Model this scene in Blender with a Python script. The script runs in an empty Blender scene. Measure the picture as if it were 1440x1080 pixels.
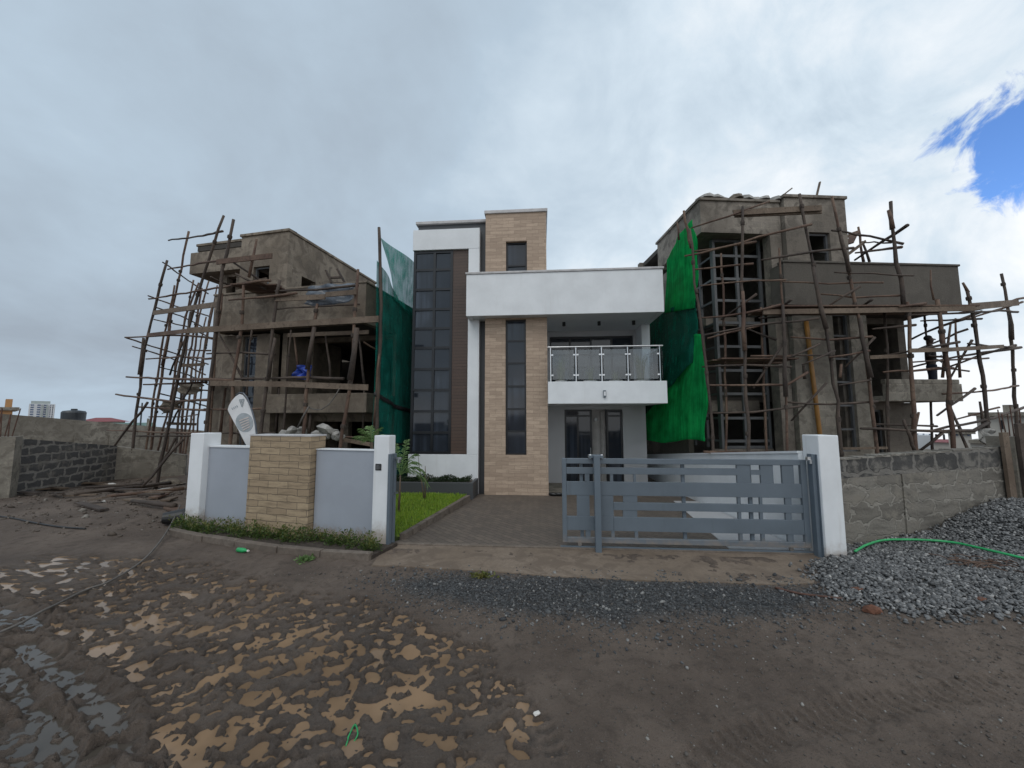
import bpy, bmesh, math, random
import numpy as np
from mathutils import Vector, Matrix

scene = bpy.context.scene
COL = scene.collection
RNG = random.Random(7)
NR = np.random.RandomState(11)
D2R = math.radians

# ------------------------------------------------------------------ camera
CAM_F, CAM_PITCH, CAM_YAW, CAM_ROLL = 524.46, 0.0889, -0.0756, -0.0014
CAM_POS = (0.0, -10.315, 2.2)
cam = bpy.data.cameras.new('camera')
cam_ob = bpy.data.objects.new('camera', cam)
COL.objects.link(cam_ob)
cam.sensor_fit = 'HORIZONTAL'
cam.sensor_width = 36.0
cam.lens = CAM_F / 1440 * 36.0
cam.clip_start, cam.clip_end = 0.05, 5000
cam_ob.matrix_world = (Matrix.Translation(CAM_POS) @ Matrix.Rotation(-CAM_YAW, 4, 'Z')
                       @ Matrix.Rotation(math.pi / 2 + CAM_PITCH, 4, 'X') @ Matrix.Rotation(CAM_ROLL, 4, 'Z'))
scene.camera = cam_ob

# ------------------------------------------------------------------ sky and sun
SUN_EL, SUN_AZ = D2R(52), D2R(205)      # azimuth clockwise from +Y
SUN_STRENGTH, SUN_ANGLE = 0.6, D2R(30)
SKY_STRENGTH, EXPOSURE = 0.1, 0.14
world = bpy.data.worlds.new('World')
scene.world = world
world.use_nodes = True


class NT:
    """tiny helper for node trees"""
    def __init__(self, tree):
        self.t = tree
        self.n = tree.nodes
        self.l = tree.links

    def new(self, kind, **kw):
        n = self.n.new(kind)
        for k, v in kw.items():
            if k.startswith('i_'):
                n.inputs[k[2:].replace('_', ' ')].default_value = v
            else:
                setattr(n, k, v)
        return n

    def link(self, a, b):
        self.l.new(a, b)

    def val(self, sock, v):
        if hasattr(v, 'is_linked') or isinstance(v, bpy.types.NodeSocket):
            self.l.new(v, sock)
        elif isinstance(v, (tuple, list)) and len(v) == 3 and sock.type == 'RGBA':
            sock.default_value = (*v, 1)
        else:
            sock.default_value = v

    def math(self, op, a, b=0.0, c=None, clamp=False):
        n = self.n.new('ShaderNodeMath')
        n.operation = op
        n.use_clamp = clamp
        self.val(n.inputs[0], a)
        self.val(n.inputs[1], b)
        if c is not None:
            self.val(n.inputs[2], c)
        return n.outputs[0]

    def vmath(self, op, a, b=None, scale=None):
        n = self.n.new('ShaderNodeVectorMath')
        n.operation = op
        self.val(n.inputs[0], a)
        if b is not None:
            self.val(n.inputs[1], b)
        if scale is not None:
            self.val(n.inputs['Scale'], scale)
        return n.outputs['Value'] if op in ('DOT_PRODUCT', 'LENGTH', 'DISTANCE') else n.outputs[0]

    def mix(self, fac, a, b, blend='MIX'):
        n = self.n.new('ShaderNodeMix')
        n.data_type = 'RGBA'
        n.blend_type = blend
        self.val(n.inputs[0], fac)
        self.val(n.inputs[6], a)
        self.val(n.inputs[7], b)
        return n.outputs[2]

    def ramp(self, fac, lo, hi, a=0.0, b=1.0):
        n = self.n.new('ShaderNodeMapRange')
        n.interpolation_type = 'SMOOTHSTEP'
        self.val(n.inputs['Value'], fac)
        n.inputs['From Min'].default_value = lo
        n.inputs['From Max'].default_value = hi
        n.inputs['To Min'].default_value = a
        n.inputs['To Max'].default_value = b
        return n.outputs[0]

    def noise(self, vec, scale, detail=4, rough=0.55, dist=0.0, out='Fac'):
        n = self.n.new('ShaderNodeTexNoise')
        if vec is not None:
            self.l.new(vec, n.inputs['Vector'])
        n.inputs['Scale'].default_value = scale
        n.inputs['Detail'].default_value = detail
        n.inputs['Roughness'].default_value = rough
        n.inputs['Distortion'].default_value = dist
        return n.outputs[out]


def build_world():
    w = NT(world.node_tree)
    w.n.clear()
    out = w.new('ShaderNodeOutputWorld')
    bg = w.new('ShaderNodeBackground')
    bg.inputs['Strength'].default_value = SKY_STRENGTH
    w.link(bg.outputs[0], out.inputs[0])
    sky = w.new('ShaderNodeTexSky')
    sky.sky_type = 'NISHITA'
    sky.sun_disc = False
    sky.sun_elevation = SUN_EL
    sky.sun_rotation = SUN_AZ
    sky.air_density = 1.0
    sky.dust_density = 0.4
    tc = w.new('ShaderNodeTexCoord')
    d = tc.outputs['Generated']
    sep = w.new('ShaderNodeSeparateXYZ')
    w.link(d, sep.inputs[0])
    X, Y, Z = sep.outputs
    zz = w.math('ADD', w.math('MAXIMUM', Z, 0.0), 0.34)
    comb = w.new('ShaderNodeCombineXYZ')
    w.link(w.math('DIVIDE', X, zz), comb.inputs[0])
    w.link(w.math('DIVIDE', Y, zz), comb.inputs[1])
    p = comb.outputs[0]
    n1 = w.noise(p, 0.9, 6, 0.52, 0.3)
    n2 = w.noise(w.vmath('ADD', p, (5.3, 2.1, 0.7)), 2.6, 8, 0.6, 0.4)
    n3 = w.noise(w.vmath('ADD', p, (1.3, 8.1, 3.7)), 1.5, 4, 0.5, 0.2)
    # clouds: grey belly to bright white, brighter to the right and behind the camera
    side = w.math('MULTIPLY_ADD', X, 0.46, 0.53)
    b = w.math('ADD', side, w.math('MULTIPLY', w.math('SUBTRACT', n1, 0.5), 1.5))
    billow = w.noise(d, 4.2, 8, 0.6, 0.5)
    wgt = w.ramp(X, -0.1, 0.6, 0.30, 1.15)
    b = w.math('ADD', b, w.math('MULTIPLY', w.math('SUBTRACT', n2, 0.5), 0.45))
    b = w.math('ADD', b, w.math('MULTIPLY', w.math('SUBTRACT', billow, 0.5), wgt))
    # darker belly low on the left, thin bright band on the horizon
    low = w.ramp(Z, 0.02, 0.32, 1.0, 0.0)
    lft = w.ramp(X, -0.95, -0.2, 1.0, 0.0)
    band = w.ramp(Z, 0.06, 0.16, 1.0, 0.0)
    b = w.math('SUBTRACT', b, w.math('MULTIPLY', w.math('MULTIPLY', low, lft), 0.30))
    b = w.math('ADD', b, w.math('MULTIPLY', band, 0.26))
    back = w.ramp(Y, 0.15, -0.6, 0.0, 0.30)
    b = w.math('ADD', b, back)
    b = w.math('MAXIMUM', w.math('MINIMUM', b, 1.25), 0.0)
    cr = w.new('ShaderNodeValToRGB')
    w.link(b, cr.inputs[0])
    e = cr.color_ramp.elements
    e[0].position, e[0].color = 0.0, (3.3, 3.9, 4.6, 1)
    e[1].position, e[1].color = 1.0, (8.9, 9.2, 9.5, 1)
    m = e.new(0.42)
    m.color = (4.4, 5.4, 6.4, 1)
    m2 = e.new(0.68)
    m2.color = (6.1, 7.1, 8.0, 1)
    # the blue gap on the right
    gap_dir = Vector((0.7291, 0.5430, 0.4166))
    dist = w.vmath('DISTANCE', d, tuple(gap_dir))
    # stretched gap: distance mostly measured across
    n4 = w.noise(d, 11.0, 7, 0.62, 0.6)
    g = w.math('ADD', dist, w.math('MULTIPLY', w.math('SUBTRACT', n4, 0.5), 0.26))
    g = w.math('ADD', g, w.math('MULTIPLY', w.math('SUBTRACT', n2, 0.5), 0.12))
    gap = w.ramp(g, 0.072, 0.110, 1.0, 0.0)
    blue = w.mix(1.0, sky.outputs[0], (1.0, 1.38, 1.95), 'MULTIPLY')
    col = w.mix(gap, cr.outputs[0], blue)
    w.link(col, bg.inputs['Color'])


build_world()
sun = bpy.data.lights.new('sun', 'SUN')
sun.energy, sun.angle, sun.color = SUN_STRENGTH, SUN_ANGLE, (1.0, 0.96, 0.90)
sun_ob = bpy.data.objects.new('sun', sun)
COL.objects.link(sun_ob)
sd = Vector((math.sin(SUN_AZ) * math.cos(SUN_EL), math.cos(SUN_AZ) * math.cos(SUN_EL), math.sin(SUN_EL)))
sun_ob.rotation_euler = (-sd).to_track_quat('-Z', 'Y').to_euler()
sun_ob.location = (0, -20, 40)

scene.view_settings.view_transform = 'Standard'
scene.view_settings.look = 'None'
scene.view_settings.exposure = EXPOSURE
scene.view_settings.gamma = 1.0
scene.render.engine = 'CYCLES'
scene.cycles.max_bounces = 6
scene.cycles.transparent_max_bounces = 12
scene.cycles.use_denoising = True

# ------------------------------------------------------------------ photo measuring helpers
def pix_ray(px, py):
    R, U = (px - 720) / CAM_F, (540 - py) / CAM_F
    X = R * math.cos(CAM_ROLL) - U * math.sin(CAM_ROLL)
    U = R * math.sin(CAM_ROLL) + U * math.cos(CAM_ROLL)
    cp, sp = math.cos(CAM_PITCH), math.sin(CAM_PITCH)
    Y, Z = cp - U * sp, sp + U * cp
    cy, sy = math.cos(CAM_YAW), math.sin(CAM_YAW)
    return Vector((X * cy + Y * sy, -X * sy + Y * cy, Z))


CP = Vector(CAM_POS)
FRAMES = {'W': (0, 0, 0, 0), 'L': (-8.2458, .211, -.2345, -.1423), 'R': (8.5913, .1886, .0585, .1353),
          'G': (-2.316, -4.4, .17, -.18)}


def at_y(px, py, Y, h='W'):
    """where the photo's pixel meets the upright plane y = Y of frame h, in that frame's own coordinates"""
    x, y, z, a = FRAMES[h]
    d = pix_ray(px, py)
    c, s = math.cos(a), math.sin(a)
    n = Vector((-s, c, 0))
    o = Vector((x, y, z))
    t = (Y - (CP - o).dot(n)) / d.dot(n)
    q = CP + d * t - o
    return Vector((q.x * c + q.y * s, -q.x * s + q.y * c, q.z))


def at_z(px, py, z):
    d = pix_ray(px, py)
    t = (z - CP.z) / d.z
    return CP + d * t


def to_world(h, p):
    x, y, z, a = FRAMES[h]
    c, s = math.cos(a), math.sin(a)
    return Vector((x + p[0] * c - p[1] * s, y + p[0] * s + p[1] * c, z + p[2]))


# ------------------------------------------------------------------ materials
def mat_new(name):
    m = bpy.data.materials.new(name)
    m.use_nodes = True
    t = NT(m.node_tree)
    bsdf = m.node_tree.nodes['Principled BSDF']
    return m, t, bsdf


def simple(name, c, rough=0.6, var=0.25, scale=6.0, metal=0.0, bump=0.0, bscale=40.0, spec=0.5):
    m, t, b = mat_new(name)
    tc = t.new('ShaderNodeTexCoord')
    v = tc.outputs['Object']
    n = t.noise(v, scale, 6, 0.6)
    lo = tuple(max(0, k * (1 - var)) for k in c)
    hi = tuple(k * (1 + var) for k in c)
    t.link(t.mix(t.ramp(n, 0.3, 0.7), lo, hi), b.inputs['Base Color'])
    b.inputs['Roughness'].default_value = rough
    b.inputs['Metallic'].default_value = metal
    b.inputs['Specular IOR Level'].default_value = spec
    if bump:
        bp = t.new('ShaderNodeBump')
        bp.inputs['Strength'].default_value = bump
        bp.inputs['Distance'].default_value = 0.02
        t.link(t.noise(v, bscale, 5, 0.6), bp.inputs['Height'])
        t.link(bp.outputs[0], b.inputs['Normal'])
    return m


def facade_vec(t, sx=1.0):
    """object coordinates with x+y along the wall and z up: bricks run right on every upright face"""
    tc = t.new('ShaderNodeTexCoord')
    sep = t.new('ShaderNodeSeparateXYZ')
    t.link(tc.outputs['Object'], sep.inputs[0])
    c = t.new('ShaderNodeCombineXYZ')
    t.link(t.math('ADD', sep.outputs[0], sep.outputs[1]), c.inputs[0])
    t.link(sep.outputs[2], c.inputs[1])
    return tc.outputs['Object'], c.outputs[0], sep.outputs


def paint(name, c, stain=0.12, rough=0.55, foot=0.0):
    """painted plaster: faint blotches, rain streaks and a dirty foot"""
    m, t, b = mat_new(name)
    v, fv, s = facade_vec(t)
    n = t.noise(v, 1.3, 6, 0.62)
    mp = t.new('ShaderNodeMapping')
    mp.inputs['Scale'].default_value = (7, 7, 0.5)
    t.link(v, mp.inputs[0])
    st = t.noise(mp.outputs[0], 1.0, 5, 0.6)
    col = t.mix(t.ramp(n, 0.25, 0.75), tuple(k * (1 - stain) for k in c), tuple(k * (1 + stain * .35) for k in c))
    col = t.mix(t.ramp(st, 0.56, 0.8, 0, stain * 2.2), col, tuple(k * w for k, w in zip(c, (.62, .58, .52))))
    if foot:      # mud splashed up the foot of the wall
        hgt = t.math('ADD', s[2], t.math('MULTIPLY', t.math('SUBTRACT', t.noise(v, 9, 5, .65), .5), .45))
        col = t.mix(t.ramp(hgt, foot * .2, foot, .75, 0), col, (.30, .23, .17))
    t.link(col, b.inputs['Base Color'])
    b.inputs['Roughness'].default_value = rough
    bp = t.new('ShaderNodeBump')
    bp.inputs['Strength'].default_value = 0.12
    bp.inputs['Distance'].default_value = 0.01
    t.link(t.noise(v, 55, 4, 0.6), bp.inputs['Height'])
    t.link(bp.outputs[0], b.inputs['Normal'])
    return m


def plaster(name, c1, c2, c3, scale=1.0, joint=0.0):
    """raw cement render: clouds of damp and dry, trowel marks, drips"""
    m, t, b = mat_new(name)
    v, fv, s = facade_vec(t)
    n1 = t.noise(v, 0.55 * scale, 7, 0.62, 0.4)
    n2 = t.noise(v, 2.6 * scale, 7, 0.65, 0.8)
    mp = t.new('ShaderNodeMapping')
    mp.inputs['Scale'].default_value = (5, 5, 0.7)
    t.link(v, mp.inputs[0])
    n3 = t.noise(mp.outputs[0], 1.0, 6, 0.65)
    col = t.mix(t.ramp(n1, 0.38, 0.62), c1, c2)
    col = t.mix(t.ramp(n2, 0.46, 0.60, 0, .9), col, c3)
    col = t.mix(t.ramp(n3, 0.52, 0.78, 0, .6), col, tuple(k * .5 for k in c1))
    if joint:     # the blocks read faintly through the thin render
        br = t.new('ShaderNodeTexBrick')
        t.link(t.vmath('ADD', fv, t.vmath('SCALE', t.noise(v, 4, 3, .6, out='Color'), scale=.05)), br.inputs['Vector'])
        br.inputs['Scale'].default_value = 1
        br.inputs['Brick Width'].default_value = .42
        br.inputs['Row Height'].default_value = .215
        br.inputs['Mortar Size'].default_value = .014
        br.inputs['Mortar Smooth'].default_value = .6
        br.inputs['Color1'].default_value = (.8, .8, .8, 1)
        br.inputs['Color2'].default_value = (1.15, 1.15, 1.15, 1)
        br.inputs['Mortar'].default_value = (1.35, 1.33, 1.28, 1)
        jf = t.math('MULTIPLY', t.ramp(t.noise(v, .8, 3, .6), .38, .6), joint)
        col = t.mix(jf, col, t.mix(1.0, col, br.outputs['Color'], 'MULTIPLY'))
    n4 = t.noise(v, 28, 4, 0.7)
    col = t.mix(t.ramp(n4, 0.25, 0.8, 0.75, 0.0), col, tuple(k * .55 for k in c2), 'MIX')
    t.link(col, b.inputs['Base Color'])
    b.inputs['Roughness'].default_value = 0.88
    bp = t.new('ShaderNodeBump')
    bp.inputs['Strength'].default_value = 0.5
    bp.inputs['Distance'].default_value = 0.03
    h = t.math('ADD', t.math('MULTIPLY', n2, 1.0), t.math('MULTIPLY', n4, 0.5))
    t.link(h, bp.inputs['Height'])
    t.link(bp.outputs[0], b.inputs['Normal'])
    return m


def brick(name, c1, c2, mortar, w, h, msize, rough=0.8, bump=0.6, bias=0.0, smear=None, smear_amt=0.0, offset=0.5, dirt=0.35, squash=1.0, wob=0.01):
    m, t, b = mat_new(name)
    v, fv, s = facade_vec(t)
    wobn = t.new('ShaderNodeTexNoise')
    wobn.inputs['Scale'].default_value = 5.0
    t.link(v, wobn.inputs['Vector'])
    off = t.vmath('SCALE', t.vmath('SUBTRACT', wobn.outputs['Color'], (.5, .5, .5)), scale=wob * 4)
    fv2 = t.vmath('ADD', fv, off)
    br = t.new('ShaderNodeTexBrick')
    t.link(fv2, br.inputs['Vector'])
    br.offset = offset
    br.squash = squash
    for k, val in (('Color1', c1), ('Color2', c2), ('Mortar', mortar)):
        br.inputs[k].default_value = (*val, 1)
    br.inputs['Scale'].default_value = 1.0
    br.inputs['Mortar Size'].default_value = msize
    br.inputs['Mortar Smooth'].default_value = 0.3
    br.inputs['Bias'].default_value = bias
    br.inputs['Brick Width'].default_value = w
    br.inputs['Row Height'].default_value = h
    col = br.outputs['Color']
    n2 = t.noise(v, 3.0, 7, 0.65)
    n3 = t.noise(v, 24, 5, 0.65)
    mpx = t.new('ShaderNodeMapping')
    mpx.inputs['Scale'].default_value = (3.0 / w, 6.0 / h, 1)
    t.link(fv, mpx.inputs[0])
    col = t.mix(t.ramp(t.noise(mpx.outputs[0], .35, 3, .6), 0.42, 0.72, 0, dirt), col, tuple(k * .45 for k in c2))
    col = t.mix(t.ramp(n3, 0.35, 0.8, 0, 0.4), col, tuple(k * .6 for k in c1))
    if smear:
        col = t.mix(t.ramp(n2, 0.62 - smear_amt * .5, 0.72 - smear_amt * .4, 0, .92), col, smear)
    t.link(col, b.inputs['Base Color'])
    b.inputs['Roughness'].default_value = rough
    bp = t.new('ShaderNodeBump')
    bp.inputs['Strength'].default_value = bump
    bp.inputs['Distance'].default_value = 0.02
    hh = t.math('ADD', t.math('MULTIPLY', br.outputs['Fac'], -0.7), t.math('MULTIPLY', n3, 0.6))
    t.link(hh, bp.inputs['Height'])
    t.link(bp.outputs[0], b.inputs['Normal'])
    return m


def wood(name, c1, c2, rough=0.8):
    m, t, b = mat_new(name)
    tc = t.new('ShaderNodeTexCoord')
    v = tc.outputs['Object']
    n1 = t.noise(v, 1.2, 3, 0.5)
    n2 = t.noise(v, 9.0, 6, 0.7, 1.5)
    n3 = t.noise(v, 45.0, 3, 0.6)
    col = t.mix(t.ramp(n1, 0.35, 0.65), c1, c2)
    col = t.mix(t.ramp(n2, 0.5, 0.68, 0, .8), col, tuple(k * .4 for k in c1))
    col = t.mix(t.ramp(n2, 0.28, 0.42, .6, 0), col, tuple(min(1, k * 1.7) for k in c2))
    t.link(col, b.inputs['Base Color'])
    b.inputs['Roughness'].default_value = rough
    bp = t.new('ShaderNodeBump')
    bp.inputs['Strength'].default_value = 0.6
    bp.inputs['Distance'].default_value = 0.01
    t.link(t.math('ADD', n2, t.math('MULTIPLY', n3, .4)), bp.inputs['Height'])
    t.link(bp.outputs[0], b.inputs['Normal'])
    return m


def glass_dark(name, c, rough=0.06):
    m, t, b = mat_new(name)
    tc = t.new('ShaderNodeTexCoord')
    v = tc.outputs['Object']
    mp = t.new('ShaderNodeMapping')
    mp.inputs['Scale'].default_value = (9, 9, 0.12)
    t.link(v, mp.inputs[0])
    n = t.noise(mp.outputs[0], 1.0, 3, 0.5)      # curtain folds behind the tinted pane
    n0 = t.noise(v, 0.7, 2, 0.5)
    f = t.math('MULTIPLY', t.ramp(n, 0.35, 0.7), t.ramp(n0, 0.4, 0.62))
    t.link(t.mix(f, c, tuple(k * 2.6 for k in c)), b.inputs['Base Color'])
    b.inputs['Roughness'].default_value = rough
    b.inputs['IOR'].default_value = 1.52
    bp = t.new('ShaderNodeBump')
    bp.inputs['Strength'].default_value = 0.03
    bp.inputs['Distance'].default_value = 0.05
    t.link(t.noise(v, 1.1, 2, 0.5), bp.inputs['Height'])
    t.link(bp.outputs[0], b.inputs['Normal'])
    return m


def clear_glass(name, tint, gloss=0.12):
    m, t, b = mat_new(name)
    t.n.remove(b)
    out = t.n['Material Output']
    tr = t.new('ShaderNodeBsdfTransparent')
    tr.inputs[0].default_value = (*tint, 1)
    gl = t.new('ShaderNodeBsdfGlossy')
    gl.inputs['Roughness'].default_value = 0.02
    fr = t.new('ShaderNodeFresnel')
    fr.inputs[0].default_value = 1.5
    mx = t.new('ShaderNodeMixShader')
    t.link(t.math('ADD', fr.outputs[0], gloss - 0.04), mx.inputs[0])
    t.link(tr.outputs[0], mx.inputs[1])
    t.link(gl.outputs[0], mx.inputs[2])
    t.link(mx.outputs[0], out.inputs[0])
    return m


def net_mat(name, c, open_, trans=0.5):
    """woven shade net: threads that glow when lit from behind, with the gaps between them"""
    m, t, b = mat_new(name)
    t.n.remove(b)
    out = t.n['Material Output']
    tc = t.new('ShaderNodeTexCoord')
    v = tc.outputs['Object']
    n = t.noise(v, 2.2, 5, 0.6)
    mp = t.new('ShaderNodeMapping')
    mp.inputs['Scale'].default_value = (14, 14, 0.8)
    t.link(v, mp.inputs[0])
    n2 = t.noise(mp.outputs[0], 1.0, 4, 0.6)
    k = t.math('ADD', t.math('MULTIPLY', n, .5), t.math('MULTIPLY', n2, .5))
    col = t.mix(t.ramp(k, 0.32, 0.68), tuple(x * .55 for x in c), tuple(min(1, x * 1.3) for x in c))
    di = t.new('ShaderNodeBsdfDiffuse')
    tl = t.new('ShaderNodeBsdfTranslucent')
    t.link(col, di.inputs[0])
    t.link(col, tl.inputs[0])
    m1 = t.new('ShaderNodeMixShader')
    m1.inputs[0].default_value = trans
    t.link(di.outputs[0], m1.inputs[1])
    t.link(tl.outputs[0], m1.inputs[2])
    tr = t.new('ShaderNodeBsdfTransparent')
    m2 = t.new('ShaderNodeMixShader')
    t.link(t.ramp(k, 0.3, 0.75, open_ * 1.5, open_ * .5), m2.inputs[0])
    t.link(m1.outputs[0], m2.inputs[1])
    t.link(tr.outputs[0], m2.inputs[2])
    t.link(m2.outputs[0], out.inputs[0])
    return m


def leafy(name, c1, c2, trans=0.35):
    m, t, b = mat_new(name)
    tc = t.new('ShaderNodeTexCoord')
    v = tc.outputs['Object']
    n = t.noise(v, 14.0, 3, 0.6)
    t.link(t.mix(t.ramp(n, 0.3, 0.7), c1, c2), b.inputs['Base Color'])
    b.inputs['Roughness'].default_value = 0.5
    tl = t.new('ShaderNodeBsdfTranslucent')
    t.link(t.mix(t.ramp(n, 0.3, 0.7), c1, c2), tl.inputs[0])
    mx = t.new('ShaderNodeMixShader')
    mx.inputs[0].default_value = trans
    t.link(b.outputs[0], mx.inputs[1])
    t.link(tl.outputs[0], mx.inputs[2])
    t.link(mx.outputs[0], t.n['Material Output'].inputs[0])
    return m


M = {}
M['white'] = paint('white_paint', (.74, .765, .785), .10)
M['white_wall'] = paint('white_wall_paint', (.75, .775, .795), .11)
M['grey_wall'] = paint('blue_grey_wall_paint', (.335, .365, .415), .09, .55, .22)
M['pillar_white'] = paint('white_pillar_paint', (.75, .775, .795), .12, .55, .42)
M['dark_grey'] = paint('dark_grey_paint', (.060, .064, .070), .10)
M['porch_grey'] = paint('porch_grey_paint', (.46, .46, .47), .05)
M['gate'] = paint('grey_gate_paint', (.125, .155, .185), .16, .40, .42)
M['gate_post'] = simple('grey_post_paint', (.115, .145, .175), .40, .07, 3.0)
M['coping'] = simple('cement_coping', (.50, .49, .49), .8, .15, 4, bump=.2)
M['clad'] = brick('tan_stone_cladding', (.53, .405, .305), (.385, .288, .215), (.26, .195, .145), .36, .105, .004, .75, .4, dirt=.35)
M['clad_wall'] = brick('tan_stone_wall_cladding', (.43, .33, .215), (.31, .232, .150), (.10, .08, .06), .42, .115, .006, .75, .5, dirt=.6)
M['brown'] = brick('brown_timber_cladding', (.085, .052, .038), (.070, .043, .032), (.030, .02, .016), 6.0, .095, .006, .5, .4, dirt=.1, wob=0)
M['pane'] = glass_dark('dark_tinted_glass', (.020, .025, .034))
M['frame_black'] = simple('black_window_frame', (.010, .011, .014), .35, .1, 4)
M['frame_grey'] = simple('grey_window_frame', (.090, .094, .098), .45, .12, 4)
M['railglass'] = clear_glass('balustrade_glass', (.78, .84, .87), .08)
M['steel'] = simple('brushed_steel', (.62, .63, .64), .28, .08, 8, metal=1.0)
M['plasterL'] = plaster('cement_render_brown', (.150, .119, .088), (.330, .278, .220), (.100, .079, .060), 1.0, .5)
M['plasterR'] = plaster('cement_render_grey', (.132, .112, .091), (.300, .264, .222), (.084, .072, .058), 1.0, .8)
M['parapetR'] = plaster('cement_render_smooth', (.105, .094, .080), (.132, .118, .100), (.092, .082, .069), .5)
M['concrete'] = plaster('rough_concrete', (.180, .160, .130), (.35, .322, .272), (.115, .099, .079), 1.4, .9)
M['dark_inside'] = simple('unlit_render', (.060, .053, .046), .9, .3, 2)  # render darkened for the interiors: the rooms' shade is put into the colour
M['pole'] = wood('weathered_pole', (.082, .046, .033), (.150, .098, .068))
M['pole_dark'] = wood('damp_dark_pole', (.046, .034, .028), (.085, .062, .048))
M['lash'] = simple('rope_lashings', (.055, .042, .034), .9, .4, 20)
M['plank'] = wood('pale_formwork_plank', (.108, .077, .054), (.172, .130, .095))
M['block'] = brick('dark_dressed_stone', (.080, .080, .083), (.120, .118, .116), (.28, .268, .248), .41, .235, .036, .9, 1.0, dirt=.45, smear=(.19, .178, .160), smear_amt=.2, wob=.045)
M['block_top'] = brick('dark_top_course_stone', (.045, .044, .043), (.075, .073, .070), (.19, .18, .165), .47, .32, .034, .9, 1.0, dirt=.4, smear=(.18, .168, .15), smear_amt=.34, wob=.055)
M['block_pale'] = brick('pale_smeared_stone', (.235, .218, .190), (.140, .128, .110), (.300, .282, .248), .56, .26, .022, .92, 1.4, dirt=.55, smear=(.215, .196, .165), smear_amt=.24, wob=.085)
M['apron'] = plaster('reddish_concrete', (.185, .138, .098), (.255, .198, .150), (.135, .100, .074), 1.2)
M['kerb'] = plaster('kerb_concrete', (.16, .125, .098), (.21, .175, .145), (.115, .092, .074), 2.0)
M['leaf_hedge'] = leafy('hedge_leaves', (.045, .095, .022), (.105, .150, .036))
M['leaf_hedge_tip'] = leafy('hedge_yellow_tips', (.115, .150, .030), (.19, .175, .055))
M['leaf_dark'] = leafy('planter_leaves', (.014, .030, .010), (.030, .055, .018))
M['grass'] = leafy('lawn_blades', (.17, .33, .030), (.36, .47, .055))
M['palm'] = leafy('palm_leaflets', (.085, .17, .045), (.20, .30, .11))
M['leaf_pot'] = leafy('pot_plant_leaves', (.10, .14, .045), (.24, .24, .12))
M['net_bright'] = net_mat('bright_green_net', (.018, .42, .120), .16, .60)
M['net_dark'] = net_mat('dark_teal_net', (.018, .175, .140), .40, .42)
M['net_mid'] = net_mat('dark_green_net', (.012, .125, .085), .22, .40)
M['net_teal'] = net_mat('thin_teal_net', (.035, .30, .235), .40, .5)
M['hose'] = simple('green_hose', (.030, .36, .12), .35, .12, 6)
M['rope'] = simple('grey_cable', (.115, .105, .095), .7, .2, 8)
M['orange'] = simple('ochre_pipe', (.28, .135, .030), .45, .18, 3)
M['tarp_grey'] = simple('grey_tarpaulin', (.075, .088, .108), .35, .35, 5, bump=.5, bscale=9)
M['tarp_blue'] = simple('blue_tarpaulin', (.020, .055, .32), .4, .4, 5, bump=.4, bscale=12)
M['bag'] = simple('cement_bag_paper', (.34, .33, .31), .8, .25, 7, bump=.5, bscale=14)
M['sack'] = simple('brown_sack', (.17, .145, .115), .9, .3, 7, bump=.5, bscale=14)
M['black'] = simple('black_rubber', (.014, .014, .015), .45, .2, 8)
M['tank'] = simple('black_water_tank_plastic', (.030, .036, .042), .45, .2, 3)
M['skin'] = simple('dark_skin', (.050, .028, .018), .5, .1, 8)
M['shirt'] = simple('dark_shirt', (.020, .017, .017), .85, .2, 8)
M['trouser'] = simple('navy_trousers', (.014, .019, .034), .85, .2, 8)
M['hair'] = simple('black_hair', (.006, .006, .006), .8, .1, 30)
M['flag'] = simple('white_flag_cloth', (.66, .66, .665), .7, .06, 4)
M['flag_grey'] = simple('grey_flag_print', (.33, .36, .38), .7, .12, 9)
M['flag_line'] = simple('pale_flag_print', (.56, .49, .46), .7, .1, 9)
M['trash_white'] = simple('white_litter', (.62, .60, .56), .7, .25, 14)
M['yellow'] = simple('yellow_litter', (.50, .33, .03), .6, .2, 9)
M['green_plastic'] = simple('green_plastic', (.02, .32, .10), .3, .15, 9)
M['red_roof'] = simple('red_roof_tiles', (.20, .038, .040), .7, .2, 2)
M['green_roof'] = simple('green_roof_sheet', (.10, .17, .14), .6, .15, 2)
M['cream'] = paint('cream_wall', (.42, .40, .36), .1)
M['orange_wall'] = paint('orange_wall', (.42, .22, .09), .12)
M['apt_white'] = paint('apartment_white', (.58, .60, .62), .06)
M['apt_grey'] = paint('apartment_grey', (.34, .38, .37), .06)
M['apt_win'] = simple('apartment_window', (.09, .13, .22), .15, .3, 1)
M['rust'] = simple('rusty_rebar', (.09, .045, .032), .8, .3, 12)
M['lamp_black'] = simple('black_lamp', (.008, .008, .008), .4, .1, 8)
M['lamp_lens'] = simple('frosted_lens', (.75, .76, .78), .3, .05, 8)
M['pot'] = simple('white_pot', (.70, .70, .68), .45, .06, 5)
M['curtain'] = simple('pale_curtain', (.42, .40, .38), .8, .12, 5)
M['bark'] = wood('sapling_bark', (.11, .078, .055), (.18, .135, .10))
M['shoe'] = simple('black_shoe_leather', (.010, .010, .010), .3, .1, 9)
M['brownbrick'] = simple('broken_red_brick', (.13, .055, .032), .9, .3, 14, bump=.5)


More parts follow.
